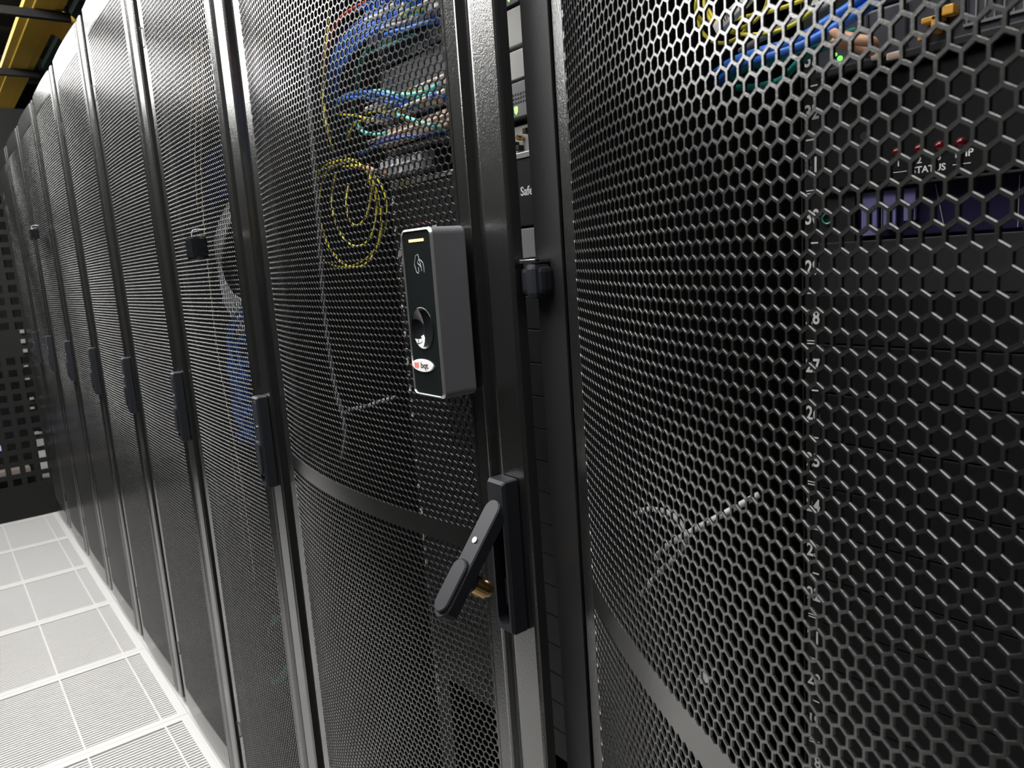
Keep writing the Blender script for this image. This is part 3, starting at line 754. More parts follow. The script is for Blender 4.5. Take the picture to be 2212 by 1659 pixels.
# ---- cables
CABLES = [
 ('A','blue',0.0032,'bright blue cable arching over a second blue one at reader rack middle',[[0.16,-0.0687,1.7066],[0.12,-0.1635,1.6961],[0.1,-0.2489,1.6832],[0.09,-0.3262,1.6661],[0.1,-0.3749,1.6492],[0.12,-0.4037,1.6328],[0.138,-0.4055,1.6284]]),
 ('A','blue',0.0032,'lower of two parallel bright blue patch cables in reader rack',[[0.17,-0.0147,1.6945],[0.12,-0.1498,1.6913],[0.1,-0.2551,1.675],[0.1,-0.3203,1.658],[0.1,-0.3799,1.6399],[0.138,-0.3673,1.6335]]),
 ('A','aqua',0.003,'aqua fibre cable running level above the blue pair',[[0.16,-0.1675,1.704],[0.11,-0.305,1.6752],[0.1,-0.376,1.6548],[0.1,-0.4266,1.6458],[0.11,-0.4536,1.6484],[0.12,-0.4633,1.6592],[0.138,-0.4611,1.6733]]),
 ('A','aqua',0.003,'aqua fibre cable just under the level aqua one',[[0.17,-0.1312,1.7075],[0.12,-0.2934,1.6735],[0.11,-0.3712,1.6513],[0.11,-0.4283,1.6431],[0.12,-0.4552,1.6451],[0.138,-0.4576,1.6496]]),
 ('A','aqua',0.003,'aqua cable sloping down to the right below the blue pair',[[0.15,-0.2428,1.6607],[0.11,-0.3407,1.6361],[0.1,-0.3961,1.619],[0.1,-0.4382,1.604],[0.11,-0.4571,1.5951],[0.138,-0.4432,1.593]]),
 ('A','aqua',0.0028,'small aqua loop of cable left of the white plugs',[[0.15,-0.1431,1.661],[0.11,-0.2288,1.6324],[0.1,-0.274,1.6174],[0.1,-0.3176,1.6088],[0.138,-0.2873,1.6203]]),
 ('A','yellow',0.0018,'thin yellow fibre curving over the small aqua loop',[[0.15,-0.1052,1.6377],[0.12,-0.1783,1.6399],[0.1,-0.2423,1.6396],[0.1,-0.2857,1.6361],[0.12,-0.2941,1.6398],[0.138,-0.2916,1.6426]]),
 ('A','yellow',0.0018,'thin yellow fibre running level under the blue pair',[[0.16,-0.0396,1.6911],[0.12,-0.1618,1.6667],[0.1,-0.2413,1.6496],[0.1,-0.286,1.6374],[0.12,-0.3089,1.6398],[0.138,-0.319,1.6335]]),
 ('A','yellow',0.0018,'thin yellow fibre crossing beneath green plugs',[[0.14,-0.1977,1.6627],[0.12,-0.2812,1.6504],[0.11,-0.3402,1.6336],[0.12,-0.3621,1.6222],[0.138,-0.3587,1.6224]]),
 ('A','yellow',0.0018,'thin yellow fibre hanging left of the aqua loop',[[0.18,-0.0027,1.8536],[0.15,-0.0397,1.7772],[0.13,-0.0634,1.7191],[0.12,-0.0814,1.6797],[0.12,-0.094,1.6384],[0.14,-0.065,1.6196]]),
 ('A','yellow',0.0018,'second thin yellow fibre hanging beside the blue bundle',[[0.18,-0.0273,1.8947],[0.16,-0.0492,1.839],[0.14,-0.068,1.7776],[0.13,-0.0662,1.7225],[0.12,-0.0887,1.6628],[0.12,-0.0995,1.6297]]),
 ('A','dark_blue',0.0032,'dark blue cable rising to the right under the aqua slope',[[0.15,-0.1394,1.6051],[0.11,-0.258,1.5963],[0.1,-0.3228,1.5979],[0.1,-0.3783,1.5944],[0.11,-0.4258,1.5909],[0.138,-0.4311,1.5931]]),
 ('A','peach',0.0035,'peach coloured strap with its end folded near rack middle',[[0.12,-0.1931,1.5765],[0.11,-0.2443,1.5696],[0.11,-0.2739,1.56],[0.12,-0.2998,1.5547],[0.138,-0.2903,1.5576]]),
 ('A','dark_blue',0.0032,'blue patch cable in the bundle sweeping down the left side of reader rack',[[0.15,-0.3762,1.8023],[0.12,-0.3521,1.7893],[0.1,-0.3013,1.7798],[0.1,-0.2291,1.7741],[0.11,-0.1656,1.7628],[0.13,-0.0985,1.7428],[0.17,0.0106,1.7159]]),
 ('A','blue',0.0032,'blue patch cable in the bundle sweeping down the left side of reader rack',[[0.15,-0.3844,1.8018],[0.12,-0.3559,1.7862],[0.1,-0.3054,1.7766],[0.1,-0.2336,1.7708],[0.11,-0.1693,1.7596],[0.13,-0.1026,1.7419],[0.17,0.0055,1.7149]]),
 ('A','blue',0.0032,'blue patch cable in the bundle sweeping down the left side of reader rack',[[0.15,-0.3926,1.8014],[0.12,-0.3597,1.7831],[0.1,-0.3095,1.7734],[0.1,-0.238,1.7675],[0.11,-0.173,1.7564],[0.13,-0.1066,1.741],[0.17,0.0005,1.714]]),
 ('A','dark_blue',0.0032,'blue patch cable in the bundle sweeping down the left side of reader rack',[[0.15,-0.4006,1.801],[0.12,-0.3635,1.7801],[0.1,-0.3136,1.7702],[0.1,-0.2425,1.7641],[0.11,-0.1768,1.7532],[0.13,-0.1105,1.7402],[0.17,-0.0045,1.713]]),
 ('A','blue',0.0032,'blue patch cable in the bundle sweeping down the left side of reader rack',[[0.15,-0.4085,1.8005],[0.12,-0.3672,1.777],[0.1,-0.3176,1.767],[0.1,-0.2469,1.7608],[0.11,-0.1805,1.75],[0.13,-0.1145,1.7393],[0.17,-0.0095,1.7121]]),
 ('A','blue',0.0032,'blue patch cable in the bundle sweeping down the left side of reader rack',[[0.15,-0.4164,1.8001],[0.12,-0.371,1.7739],[0.1,-0.3217,1.7639],[0.1,-0.2513,1.7576],[0.11,-0.1842,1.7469],[0.13,-0.1185,1.7384],[0.17,-0.0144,1.7111]]),
 ('A','dark_blue',0.0032,'blue patch cable in the bundle sweeping down the left side of reader rack',[[0.15,-0.4242,1.7997],[0.12,-0.3747,1.7709],[0.1,-0.3257,1.7608],[0.1,-0.2557,1.7543],[0.11,-0.1878,1.7437],[0.13,-0.1224,1.7376],[0.17,-0.0194,1.7102]]),
 ('A','blue',0.0032,'blue patch cable in the bundle sweeping down the left side of reader rack',[[0.15,-0.4319,1.7993],[0.12,-0.3784,1.7678],[0.1,-0.3297,1.7577],[0.1,-0.2601,1.751],[0.11,-0.1915,1.7406],[0.13,-0.1263,1.7367],[0.17,-0.0243,1.7093]]),
 ('A','blue',0.0032,'blue patch cable in the bundle sweeping down the left side of reader rack',[[0.15,-0.4394,1.7989],[0.12,-0.3821,1.7648],[0.1,-0.3336,1.7546],[0.1,-0.2644,1.7478],[0.11,-0.1952,1.7375],[0.13,-0.1302,1.7359],[0.17,-0.0291,1.7083]]),
 ('A','red',0.0032,'red patch cable outside the blue bundle in reader rack',[[0.13,-0.2513,1.8197],[0.11,-0.2379,1.8092],[0.1,-0.2101,1.7998],[0.11,-0.1606,1.7929],[0.13,-0.0979,1.7849],[0.16,-0.0206,1.7744]]),
 ('A','white',0.0032,'white patch cable crossing the blue bundle in reader rack',[[0.12,-0.3481,1.7682],[0.1,-0.3364,1.7721],[0.1,-0.2854,1.7762],[0.1,-0.2368,1.7721],[0.11,-0.1781,1.7706],[0.14,-0.0952,1.7712]]),
 ('A','grey',0.0032,'grey patch cable running level below the red plugs',[[0.14,-0.2217,1.7735],[0.1,-0.3535,1.7516],[0.1,-0.4058,1.7439],[0.11,-0.439,1.7434],[0.138,-0.4441,1.7552]]),
 ('A','blue',0.0032,'blue patch cable running level beside the grey one',[[0.14,-0.2355,1.763],[0.1,-0.3652,1.741],[0.1,-0.4168,1.7337],[0.11,-0.4554,1.733],[0.138,-0.459,1.7373]]),
 ('A','green',0.003,'lime green patch cable near the top of reader rack',[[0.13,-0.3171,1.7746],[0.11,-0.3909,1.7584],[0.11,-0.4347,1.7541],[0.138,-0.4399,1.7666]]),
 ('A','yellow',0.0018,'yellow fibre above the lime green cable',[[0.13,-0.2326,1.7704],[0.11,-0.3361,1.7574],[0.11,-0.4047,1.7625],[0.138,-0.4099,1.7709]]),
 ('A','teal',0.003,'teal cable hanging beside the white plug stack',[[0.16,-0.1985,1.7707],[0.13,-0.2274,1.7464],[0.13,-0.208,1.7332],[0.14,-0.1756,1.7157],[0.15,-0.1348,1.687],[0.17,-0.0637,1.6532]]),
 ('A','teal',0.003,'teal cable curving up to the dark panel in reader rack',[[0.15,-0.1598,1.7348],[0.12,-0.2534,1.7393],[0.11,-0.3449,1.7307],[0.11,-0.3986,1.7286],[0.138,-0.3853,1.7382]]),
 ('A','yellow',0.0018,'outer yellow fibre coil hanging in reader rack',[[0.14,-0.1064,1.6096],[0.121,-0.1623,1.587],[0.1179,-0.2064,1.5773],[0.1153,-0.2425,1.5633],[0.114,-0.2681,1.5461],[0.1145,-0.2817,1.5268],[0.1165,-0.2831,1.5063],[0.1195,-0.2729,1.4855],[0.1227,-0.2526,1.4653],[0.125,-0.2244,1.4469],[0.126,-0.1903,1.4317],[0.1252,-0.1526,1.4209],[0.123,-0.1136,1.4158],[0.1199,-0.075,1.417],[0.1168,-0.0388,1.425],[0.1147,-0.0066,1.4394],[0.114,0.0193,1.4594],[0.1151,0.0369,1.4834],[0.1175,0.0438,1.5093],[0.1207,0.0383,1.5349],[0.1236,0.0195,1.5576],[0.1256,-0.0116,1.5753],[0.1259,-0.0526,1.5867],[0.1246,-0.0997,1.5912],[0.14,-0.0979,1.5973]]),
 ('A','yellow',0.0018,'long drooping yellow fibre coil in reader rack',[[0.13,-0.1114,1.5968],[0.1129,-0.1757,1.5928],[0.1104,-0.2085,1.5828],[0.1091,-0.235,1.5685],[0.1094,-0.2537,1.5508],[0.1111,-0.2637,1.5308],[0.114,-0.2654,1.5094],[0.1171,-0.2598,1.4874],[0.1196,-0.2482,1.4662],[0.1209,-0.232,1.447],[0.1206,-0.2127,1.4311],[0.1189,-0.1911,1.4197],[0.116,-0.1678,1.4139],[0.1129,-0.1434,1.4143],[0.1104,-0.1182,1.4211],[0.1091,-0.093,1.4342],[0.1094,-0.0691,1.4528],[0.1111,-0.0487,1.4757],[0.114,-0.0341,1.5012],[0.1171,-0.0279,1.5273],[0.1196,-0.032,1.5517],[0.1209,-0.0468,1.5722],[0.1206,-0.0715,1.5872],[0.1189,-0.1035,1.5956],[0.13,-0.1068,1.6014]]),
 ('A','yellow',0.0018,'middle yellow fibre coil in reader rack',[[0.12,-0.137,1.5854],[0.1048,-0.2326,1.5737],[0.104,-0.2482,1.5633],[0.1045,-0.2585,1.551],[0.1061,-0.2634,1.5373],[0.1085,-0.2631,1.5228],[0.1112,-0.2584,1.5081],[0.1137,-0.2502,1.4936],[0.1154,-0.2396,1.48],[0.116,-0.2275,1.4681],[0.1153,-0.2147,1.4585],[0.1136,-0.2015,1.4519],[0.111,-0.1882,1.4486],[0.1083,-0.1746,1.4491],[0.1059,-0.1607,1.4533],[0.1044,-0.1465,1.4612],[0.104,-0.1323,1.4724],[0.1049,-0.1187,1.4863],[0.1068,-0.1068,1.5024],[0.1094,-0.0981,1.5195],[0.1121,-0.0939,1.5368],[0.1144,-0.0953,1.5529],[0.1158,-0.103,1.5669],[0.1159,-0.1167,1.5779]]),
 ('A','yellow',0.0018,'short yellow fibre coil inside the larger coils',[[0.11,-0.2306,1.5436],[0.0991,-0.267,1.5485],[0.0999,-0.2668,1.5414],[0.1014,-0.2637,1.5339],[0.1035,-0.258,1.5262],[0.1058,-0.2504,1.5185],[0.1079,-0.2415,1.5109],[0.1097,-0.232,1.5037],[0.1107,-0.2227,1.4972],[0.111,-0.2141,1.4916],[0.1104,-0.2066,1.4872],[0.109,-0.2003,1.4841],[0.1071,-0.1953,1.4825],[0.1048,-0.1912,1.4826],[0.1026,-0.1878,1.4842],[0.1007,-0.1849,1.4875],[0.0995,-0.182,1.4924],[0.099,-0.179,1.4986],[0.0994,-0.1759,1.5059],[0.1006,-0.1729,1.5142],[0.1024,-0.1705,1.523],[0.1046,-0.169,1.5321],[0.1069,-0.1691,1.541],[0.1089,-0.1711,1.5493]]),
 ('A','yellow',0.0018,'yellow fibre trailing left of the coils',[[0.13,-0.1159,1.6001],[0.12,-0.0595,1.5957],[0.12,0.0073,1.5624],[0.13,0.0815,1.5171],[0.15,0.1588,1.4569]]),
 ('A','silver_grey',0.0045,'grey cable tie strap hanging down the left side of reader rack',[[0.1,-0.0782,1.8242],[0.1,-0.0751,1.7569],[0.1,-0.0681,1.6811],[0.1,-0.0628,1.6029],[0.1,-0.0573,1.5227],[0.1,-0.0476,1.4323],[0.1,-0.0397,1.3475],[0.1,-0.0421,1.2608],[0.1,-0.0511,1.191],[0.1,-0.0717,1.1356],[0.1,-0.0679,1.095],[0.1,-0.0443,1.0549]]),
 ('A','silver_grey',0.0035,'grey strap branching off level to the right in reader rack',[[0.1,-0.0657,1.1438],[0.1,-0.1119,1.1589],[0.11,-0.149,1.1665],[0.12,-0.1939,1.1798],[0.138,-0.2139,1.1855]]),
 ('B','blue',0.0042,'thick bright blue cable on top at the upper right rack',[[0.15,-0.8934,1.5728],[0.11,-0.9414,1.5686],[0.09,-0.9836,1.5654],[0.085,-1.0207,1.5642],[0.085,-1.0479,1.5717],[0.09,-1.067,1.5801],[0.12,-1.0794,1.6017]]),
 ('B','blue',0.0042,'thick bright blue cable just below its twin at the upper right rack',[[0.15,-0.8959,1.5637],[0.11,-0.9462,1.5648],[0.09,-0.9879,1.56],[0.085,-1.0247,1.5598],[0.085,-1.0516,1.5651],[0.09,-1.0706,1.5726],[0.12,-1.0863,1.5931]]),
 ('B','teal',0.003,'dark teal cable under the thick blue pair',[[0.15,-0.9012,1.5626],[0.12,-0.9487,1.5628],[0.1,-0.9899,1.5576],[0.1,-1.0195,1.5602],[0.1,-1.0431,1.5616],[0.138,-1.0413,1.5729]]),
 ('B','teal',0.003,'lower dark teal cable under the thick blue pair',[[0.16,-0.9071,1.5579],[0.13,-0.9558,1.5471],[0.13,-0.9791,1.5484],[0.11,-1.0092,1.5547],[0.11,-1.0374,1.5614],[0.138,-1.0413,1.5694]]),
 ('B','yellow',0.0018,'largest yellow fibre coil at the top of the right rack',[[0.12,-0.9587,1.6064],[0.123,-0.9525,1.6007],[0.1252,-0.9451,1.596],[0.126,-0.9373,1.5927],[0.1252,-0.9298,1.5909],[0.123,-0.9229,1.5909],[0.12,-0.9169,1.5929],[0.117,-0.9118,1.5969],[0.1148,-0.9076,1.6027],[0.114,-0.9041,1.6103],[0.1148,-0.9015,1.619],[0.117,-0.9002,1.6283],[0.12,-0.9005,1.6373],[0.123,-0.9029,1.6452],[0.1252,-0.9077,1.6511],[0.126,-0.9147,1.6545],[0.1252,-0.9236,1.6551],[0.123,-0.9335,1.6531],[0.12,-0.9435,1.6486],[0.117,-0.9524,1.6425],[0.1148,-0.9593,1.6353],[0.114,-0.9635,1.6277],[0.1148,-0.9647,1.6201]]),
 ('B','yellow',0.0018,'tilted yellow fibre coil at the top of the right rack',[[0.1189,-0.9731,1.6153],[0.1206,-0.9709,1.6104],[0.1209,-0.9676,1.6057],[0.1198,-0.9636,1.6016],[0.1174,-0.9589,1.5984],[0.1144,-0.9535,1.5964],[0.1116,-0.9473,1.596],[0.1096,-0.9404,1.5974],[0.109,-0.9329,1.6007],[0.1099,-0.9251,1.6057],[0.1121,-0.9177,1.612],[0.115,-0.9116,1.6192],[0.1179,-0.9076,1.6266],[0.1201,-0.9064,1.6335],[0.121,-0.9084,1.6391],[0.1204,-0.9137,1.643],[0.1184,-0.9216,1.6451],[0.1156,-0.9313,1.6452],[0.1126,-0.9416,1.6437],[0.1102,-0.9516,1.6409],[0.1091,-0.9602,1.6373],[0.1094,-0.9669,1.6331],[0.1111,-0.9714,1.6286]]),
 ('B','yellow',0.0018,'small yellow fibre coil at the top of the right rack',[[0.11,-0.9479,1.6085],[0.113,-0.9392,1.6071],[0.1152,-0.9304,1.6067],[0.116,-0.9224,1.6073],[0.1152,-0.9158,1.6087],[0.113,-0.9112,1.6109],[0.11,-0.9086,1.614],[0.107,-0.9077,1.6178],[0.1048,-0.9082,1.6223],[0.104,-0.9095,1.6273],[0.1048,-0.9116,1.6325],[0.107,-0.9143,1.6376],[0.11,-0.9179,1.6421],[0.113,-0.9224,1.6453],[0.1152,-0.9281,1.6469],[0.116,-0.9348,1.6466],[0.1152,-0.9421,1.6444],[0.113,-0.9495,1.6406],[0.11,-0.9561,1.6355],[0.107,-0.9612,1.6298],[0.1048,-0.9639,1.6241],[0.104,-0.9639,1.6188],[0.1048,-0.961,1.6144]]),
 ('B','yellow',0.0018,'yellow fibre running right from the coils',[[0.12,-0.9149,1.6099],[0.11,-0.9519,1.6033],[0.1,-0.9948,1.5968],[0.1,-1.0277,1.5978]]),
 ('B','yellow',0.0018,'yellow fibre dipping below the coils to the right',[[0.12,-0.9101,1.6232],[0.11,-0.9324,1.6001],[0.1,-0.968,1.584],[0.1,-1.0031,1.5803],[0.1,-1.0276,1.5876]]),
 ('B','grey',0.003,'grey cable sloping up behind the blue pair',[[0.14,-0.93,1.5842],[0.12,-0.9726,1.5851],[0.12,-0.999,1.5892],[0.12,-1.0278,1.5936]]),
 ('B','peach',0.004,'peach cable strap looped in front of the right rack server',[[0.09,-1.0366,1.5618],[0.085,-1.0516,1.5631],[0.085,-1.0572,1.559],[0.085,-1.0698,1.5528],[0.09,-1.0795,1.5487],[0.1,-1.0726,1.5456],[0.1,-1.0618,1.5515],[0.1,-1.0431,1.5589],[0.1,-1.0307,1.5647]]),
 ('B','white_cable',0.003,'white wire crossing up to the right low in the right rack',[[0.07,-0.864,1.0939],[0.06,-0.8893,1.1163],[0.055,-0.9291,1.1452],[0.055,-0.9615,1.1675],[0.07,-0.9906,1.1891]]),
 ('B','white_cable',0.0028,'white wire hooked in a loop low in the right rack',[[0.08,-0.8273,1.1295],[0.07,-0.8571,1.1451],[0.065,-0.8865,1.1502],[0.065,-0.9039,1.1428],[0.065,-0.909,1.1273],[0.065,-0.8977,1.1074],[0.07,-0.8663,1.0767],[0.08,-0.8324,1.0392]]),
 ('1','white_cable',0.0036,'light grey cable in the tied bundle behind the mesh left of the reader rack',[[0.13,0.4411,1.6152],[0.12,0.5436,1.5553],[0.11,0.582,1.5082],[0.11,0.653,1.4425],[0.11,0.667,1.3657],[0.12,0.6874,1.3041],[0.138,0.6549,1.2419]]),
 ('1','white_cable',0.0036,'light grey cable in the tied bundle behind the mesh left of the reader rack',[[0.13,0.4376,1.6116],[0.12,0.538,1.5532],[0.11,0.5744,1.5077],[0.11,0.6437,1.4422],[0.11,0.6499,1.367],[0.12,0.6583,1.309],[0.138,0.6298,1.2489]]),
 ('1','white_cable',0.0036,'light grey cable in the tied bundle behind the mesh left of the reader rack',[[0.13,0.434,1.6081],[0.12,0.5324,1.5511],[0.11,0.5668,1.5072],[0.11,0.6345,1.4419],[0.11,0.633,1.3684],[0.12,0.6298,1.3139],[0.138,0.6051,1.2557]]),
 ('1','white_cable',0.0036,'light grey cable in the tied bundle behind the mesh left of the reader rack',[[0.13,0.4305,1.6046],[0.12,0.5269,1.549],[0.11,0.5593,1.5068],[0.11,0.6253,1.4415],[0.11,0.6164,1.3697],[0.12,0.6021,1.3186],[0.138,0.5809,1.2624]]),
 ('1','white_cable',0.0036,'light grey cable in the tied bundle behind the mesh left of the reader rack',[[0.13,0.427,1.6011],[0.12,0.5214,1.5469],[0.11,0.5518,1.5063],[0.11,0.6162,1.4412],[0.11,0.6,1.3711],[0.12,0.5749,1.3233],[0.138,0.5573,1.269]]),
 ('1','white_cable',0.0036,'light grey cable in the tied bundle behind the mesh left of the reader rack',[[0.13,0.4235,1.5976],[0.12,0.5159,1.5449],[0.11,0.5444,1.5059],[0.11,0.6072,1.4409],[0.11,0.5838,1.3724],[0.12,0.5484,1.3278],[0.138,0.5341,1.2754]]),
 ('1','white_cable',0.0036,'light grey cable in the tied bundle behind the mesh left of the reader rack',[[0.13,0.42,1.5941],[0.12,0.5104,1.5428],[0.11,0.537,1.5054],[0.11,0.5983,1.4406],[0.11,0.5678,1.3737],[0.12,0.5225,1.3322],[0.138,0.5114,1.2816]]),
 ('1','white_cable',0.0036,'light grey cable in the tied bundle behind the mesh left of the reader rack',[[0.13,0.4166,1.5906],[0.12,0.505,1.5407],[0.11,0.5296,1.505],[0.11,0.5894,1.4403],[0.11,0.552,1.3749],[0.12,0.4971,1.3365],[0.138,0.4891,1.2878]]),
 ('1','white_cable',0.0036,'light grey cable in the tied bundle behind the mesh left of the reader rack',[[0.13,0.4131,1.5871],[0.12,0.4996,1.5387],[0.11,0.5223,1.5045],[0.11,0.5806,1.4401],[0.11,0.5365,1.3762],[0.12,0.4723,1.3408],[0.138,0.4672,1.2939]]),
 ('1','white_cable',0.0036,'light grey cable in the tied bundle behind the mesh left of the reader rack',[[0.13,0.4096,1.5837],[0.12,0.4942,1.5366],[0.11,0.5151,1.5041],[0.11,0.5718,1.4398],[0.11,0.5211,1.3774],[0.12,0.448,1.3449],[0.138,0.4458,1.2998]]),
 ('1','dark_blue',0.0036,'blue patch cable in the tangle behind the mesh left of the reader rack',[[0.138,0.4125,1.3409],[0.11,0.4613,1.3321],[0.1,0.5544,1.2744],[0.1,0.5428,1.1936],[0.11,0.5389,1.1099],[0.138,0.4761,1.065]]),
 ('1','blue',0.0036,'blue patch cable in the tangle behind the mesh left of the reader rack',[[0.138,0.4174,1.3266],[0.11,0.4472,1.319],[0.1,0.5526,1.264],[0.1,0.5274,1.1865],[0.11,0.5363,1.1055],[0.138,0.4774,1.0613]]),
 ('1','blue',0.0036,'blue patch cable in the tangle behind the mesh left of the reader rack',[[0.138,0.4225,1.3122],[0.11,0.4923,1.3048],[0.1,0.5281,1.2546],[0.1,0.5696,1.1751],[0.11,0.5168,1.1028],[0.138,0.4786,1.0576]]),
 ('1','blue',0.0036,'blue patch cable in the tangle behind the mesh left of the reader rack',[[0.138,0.4275,1.2978],[0.11,0.3961,1.294],[0.1,0.4871,1.2463],[0.1,0.4747,1.1744],[0.11,0.4849,1.1017],[0.138,0.4799,1.0539]]),
 ('1','dark_blue',0.0036,'blue patch cable in the tangle behind the mesh left of the reader rack',[[0.138,0.4326,1.2832],[0.11,0.4185,1.2802],[0.1,0.5576,1.2324],[0.1,0.4949,1.1648],[0.11,0.5361,1.0912],[0.138,0.4812,1.0502]]),
 ('1','blue',0.0036,'blue patch cable in the tangle behind the mesh left of the reader rack',[[0.138,0.4377,1.2686],[0.11,0.4505,1.2658],[0.1,0.5555,1.222],[0.1,0.5243,1.1542],[0.11,0.5332,1.0868],[0.138,0.4824,1.0465]]),
 ('1','blue',0.0036,'blue patch cable in the tangle behind the mesh left of the reader rack',[[0.138,0.4429,1.2538],[0.11,0.5002,1.2501],[0.1,0.5802,1.2099],[0.1,0.5706,1.1418],[0.11,0.55,1.0801],[0.138,0.4837,1.0427]]),
 ('1','blue',0.0036,'blue patch cable in the tangle behind the mesh left of the reader rack',[[0.138,0.4481,1.239],[0.11,0.5004,1.2364],[0.1,0.489,1.2053],[0.1,0.569,1.1336],[0.11,0.4813,1.0834],[0.138,0.485,1.039]]),
 ('1','dark_blue',0.0036,'blue patch cable in the tangle behind the mesh left of the reader rack',[[0.138,0.4533,1.224],[0.11,0.4307,1.2267],[0.1,0.5067,1.1938],[0.1,0.5004,1.1319],[0.11,0.4932,1.0773],[0.138,0.4863,1.0353]]),
 ('1','blue',0.0036,'blue patch cable in the tangle behind the mesh left of the reader rack',[[0.138,0.4586,1.2089],[0.11,0.439,1.2128],[0.1,0.583,1.1777],[0.1,0.5069,1.1231],[0.11,0.548,1.066],[0.138,0.4875,1.0316]]),
 ('1','blue',0.0036,'blue patch cable in the tangle behind the mesh left of the reader rack',[[0.138,0.4639,1.1937],[0.11,0.5044,1.1948],[0.1,0.5358,1.1707],[0.1,0.5678,1.1086],[0.11,0.5121,1.0656],[0.138,0.4888,1.0278]]),
 ('1','blue',0.0036,'blue patch cable in the tangle behind the mesh left of the reader rack',[[0.138,0.4692,1.1784],[0.11,0.4574,1.1845],[0.1,0.5136,1.162],[0.1,0.5213,1.1052],[0.11,0.4946,1.0631],[0.138,0.4901,1.0241]]),
 ('1','dark_blue',0.0036,'blue patch cable in the tangle behind the mesh left of the reader rack',[[0.138,0.4746,1.163],[0.11,0.4446,1.172],[0.1,0.6097,1.1431],[0.1,0.5075,1.0985],[0.11,0.5632,1.0496],[0.138,0.4914,1.0203]]),
 ('1','blue',0.0036,'blue patch cable in the tangle behind the mesh left of the reader rack',[[0.138,0.48,1.1475],[0.11,0.4833,1.155],[0.1,0.5434,1.1384],[0.1,0.5427,1.0863],[0.11,0.5138,1.0512],[0.138,0.4927,1.0165]]),
 ('1','blue',0.0036,'blue patch cable in the tangle behind the mesh left of the reader rack',[[0.138,0.4855,1.1319],[0.11,0.5012,1.1395],[0.1,0.6076,1.1215],[0.1,0.558,1.0762],[0.11,0.5589,1.0405],[0.138,0.4939,1.0128]]),
 ('1','blue',0.0036,'blue patch cable in the tangle behind the mesh left of the reader rack',[[0.138,0.491,1.1161],[0.11,0.5107,1.1246],[0.1,0.6233,1.1089],[0.1,0.5653,1.0669],[0.11,0.5688,1.0343],[0.138,0.4952,1.009]]),
 ('1','dark_blue',0.0036,'blue patch cable in the tangle behind the mesh left of the reader rack',[[0.138,0.4965,1.1003],[0.11,0.4584,1.1161],[0.1,0.5335,1.1075],[0.1,0.5142,1.0648],[0.11,0.5027,1.0384],[0.138,0.4965,1.0052]]),
 ('1','blue',0.0036,'blue patch cable in the tangle behind the mesh left of the reader rack',[[0.138,0.5021,1.0843],[0.11,0.5121,1.0963],[0.1,0.6062,1.0888],[0.1,0.5632,1.0502],[0.11,0.5538,1.0266],[0.138,0.4978,1.0014]]),
 ('1','blue',0.0036,'blue patch cable in the tangle behind the mesh left of the reader rack',[[0.138,0.5077,1.0682],[0.11,0.4719,1.0869],[0.1,0.5772,1.0811],[0.1,0.5237,1.047],[0.11,0.5317,1.0249],[0.138,0.4991,0.9976]]),
 ('1','blue',0.0036,'blue patch cable in the tangle behind the mesh left of the reader rack',[[0.138,0.5134,1.052],[0.11,0.4805,1.0719],[0.1,0.5484,1.0737],[0.1,0.5302,1.0378],[0.11,0.5096,1.0232],[0.138,0.5004,0.9938]]),
 ('1','dark_blue',0.0036,'blue patch cable in the tangle behind the mesh left of the reader rack',[[0.138,0.5191,1.0356],[0.11,0.5339,1.051],[0.1,0.6058,1.0558],[0.1,0.5784,1.0227],[0.11,0.5494,1.0127],[0.138,0.5017,0.99]]),
 ('1','blue',0.0036,'blue patch cable in the tangle behind the mesh left of the reader rack',[[0.138,0.5248,1.0192],[0.11,0.5276,1.0374],[0.1,0.6083,1.0444],[0.1,0.5709,1.0153],[0.11,0.5498,1.0078],[0.138,0.503,0.9862]]),
 ('1','blue',0.0036,'blue patch cable in the tangle behind the mesh left of the reader rack',[[0.138,0.5306,1.0026],[0.11,0.5921,1.0139],[0.1,0.6289,1.0306],[0.1,0.629,0.9982],[0.11,0.563,1.001],[0.138,0.5043,0.9824]]),
 ('1','blue',0.0036,'blue patch cable in the tangle behind the mesh left of the reader rack',[[0.138,0.5365,0.9859],[0.11,0.511,1.0111],[0.1,0.6676,1.0141],[0.1,0.5519,1.001],[0.11,0.5888,0.9922],[0.138,0.5056,0.9786]]),
 ('1','dark_blue',0.003,'dark blue patch cable high behind the mesh left of the reader rack',[[0.138,0.3708,1.7131],[0.11,0.445,1.7137],[0.11,0.5673,1.6785],[0.12,0.6567,1.5992]]),
 ('1','dark_blue',0.003,'dark blue patch cable high behind the mesh left of the reader rack',[[0.138,0.3786,1.6923],[0.11,0.4435,1.693],[0.11,0.564,1.6606],[0.12,0.6541,1.5875]]),
 ('1','dark_blue',0.003,'dark blue patch cable high behind the mesh left of the reader rack',[[0.138,0.3864,1.6712],[0.11,0.442,1.6722],[0.11,0.5607,1.6428],[0.12,0.6515,1.5757]]),
 ('1','dark_blue',0.003,'dark blue patch cable high behind the mesh left of the reader rack',[[0.138,0.3944,1.6499],[0.11,0.4405,1.6514],[0.11,0.5574,1.6249],[0.12,0.6489,1.564]]),
 ('1','dark_blue',0.003,'dark blue patch cable high behind the mesh left of the reader rack',[[0.138,0.4024,1.6284],[0.11,0.4389,1.6305],[0.11,0.5541,1.607],[0.12,0.6463,1.5522]]),
 ('1','dark_blue',0.003,'dark blue patch cable high behind the mesh left of the reader rack',[[0.138,0.4106,1.6066],[0.11,0.4374,1.6095],[0.11,0.5508,1.5892],[0.12,0.6436,1.5405]]),
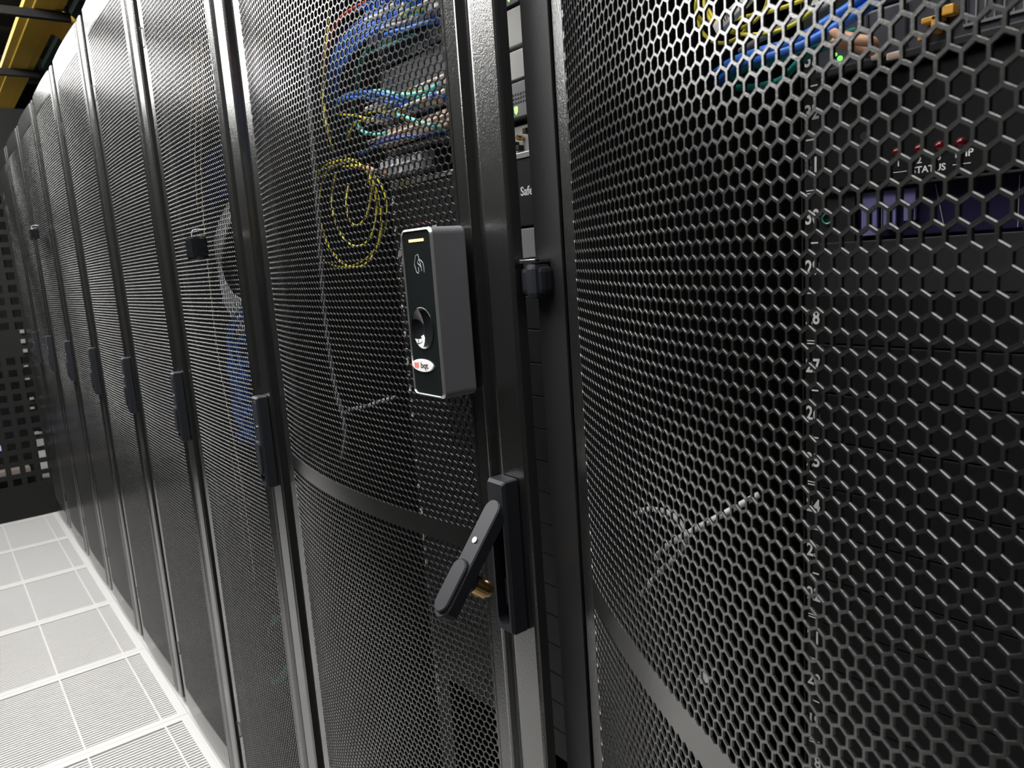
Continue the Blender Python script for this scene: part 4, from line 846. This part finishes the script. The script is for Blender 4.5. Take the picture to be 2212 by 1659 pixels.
 ('1','cream',0.0019,'thin cream fibre hanging behind the mesh, left of three',[[0.08,0.4369,1.9385],[0.08,0.4744,1.8289],[0.075,0.5325,1.7155],[0.07,0.571,1.5477],[0.07,0.5888,1.3917],[0.07,0.5995,1.2293],[0.07,0.5747,1.0652],[0.08,0.5748,0.8677],[0.09,0.6096,0.613]]),
 ('1','cream',0.0019,'thin cream fibre hanging behind the mesh, middle of three',[[0.08,0.3993,1.9289],[0.08,0.4351,1.8209],[0.075,0.4905,1.7092],[0.07,0.5267,1.5443],[0.07,0.5433,1.3911],[0.07,0.553,1.2318],[0.07,0.5285,1.0709],[0.08,0.5283,0.8773],[0.09,0.5614,0.6278]]),
 ('1','cream',0.0019,'thin cream fibre hanging behind the mesh, outer of three',[[0.08,0.4758,1.9484],[0.08,0.515,1.8371],[0.075,0.576,1.7221],[0.07,0.6169,1.5513],[0.07,0.6361,1.3923],[0.07,0.6479,1.2266],[0.07,0.6228,1.0592],[0.08,0.6231,0.8578],[0.09,0.6599,0.5976]]),
 ('1','teal',0.0026,'teal fibre hanging in a loop low behind the mesh left of the reader rack',[[0.13,0.5754,0.5044],[0.11,0.601,0.4216],[0.11,0.6404,0.3371],[0.11,0.5455,0.3289],[0.12,0.4707,0.3897],[0.138,0.4913,0.4398]]),
 ('1','teal',0.0026,'teal fibre hanging in a loop low behind the mesh left of the reader rack',[[0.13,0.5601,0.5098],[0.11,0.6173,0.4154],[0.11,0.6616,0.3284],[0.11,0.5572,0.3239],[0.12,0.468,0.3986],[0.138,0.489,0.4472]]),
 ('1','teal',0.0026,'teal fibre hanging in a loop low behind the mesh left of the reader rack',[[0.13,0.5449,0.5151],[0.11,0.6338,0.4091],[0.11,0.6831,0.3196],[0.11,0.5691,0.3187],[0.12,0.4653,0.4076],[0.138,0.4868,0.4546]]),
 ('1','teal',0.0026,'teal fibre hanging in a loop low behind the mesh left of the reader rack',[[0.13,0.53,0.5203],[0.11,0.6506,0.4026],[0.11,0.705,0.3105],[0.11,0.5811,0.3136],[0.12,0.4626,0.4165],[0.138,0.4846,0.462]]),
 ('1','teal',0.0026,'teal fibre hanging in a loop low behind the mesh left of the reader rack',[[0.13,0.5152,0.5255],[0.11,0.6675,0.3961],[0.11,0.7273,0.3014],[0.11,0.5932,0.3084],[0.12,0.4599,0.4254],[0.138,0.4823,0.4693]]),
]

GN = {'A': 'cables in the card reader rack', 'B': 'cables in the nearest rack', '1': 'cables in the rack left of the card reader'}
for rk, colk, rad, lab, P in CABLES:
    m = MB(); m.tube(smooth_path(P, 5), rad, 8)
    o = m.build('velcro_strap' if 'strap' in lab else 'cable', CABLE_MATS[colk], None, smooth=True)
    if 'strap' in lab: tag(o, lab, 'strap')
    else: tag(o, lab, 'cable', GN[rk])
# blue tie round the pale bundle
m = MB(); m.tube([(.110+.016*math.cos(t), .70+.024*math.sin(t), 1.452) for t in [2*PI*k/20 for k in range(21)]], .003, 6)
tag(m.build('cable_tie', CABLE_MATS['dark_blue'], None), 'dark blue tie wrapped round the pale cable bundle', 'cable tie')
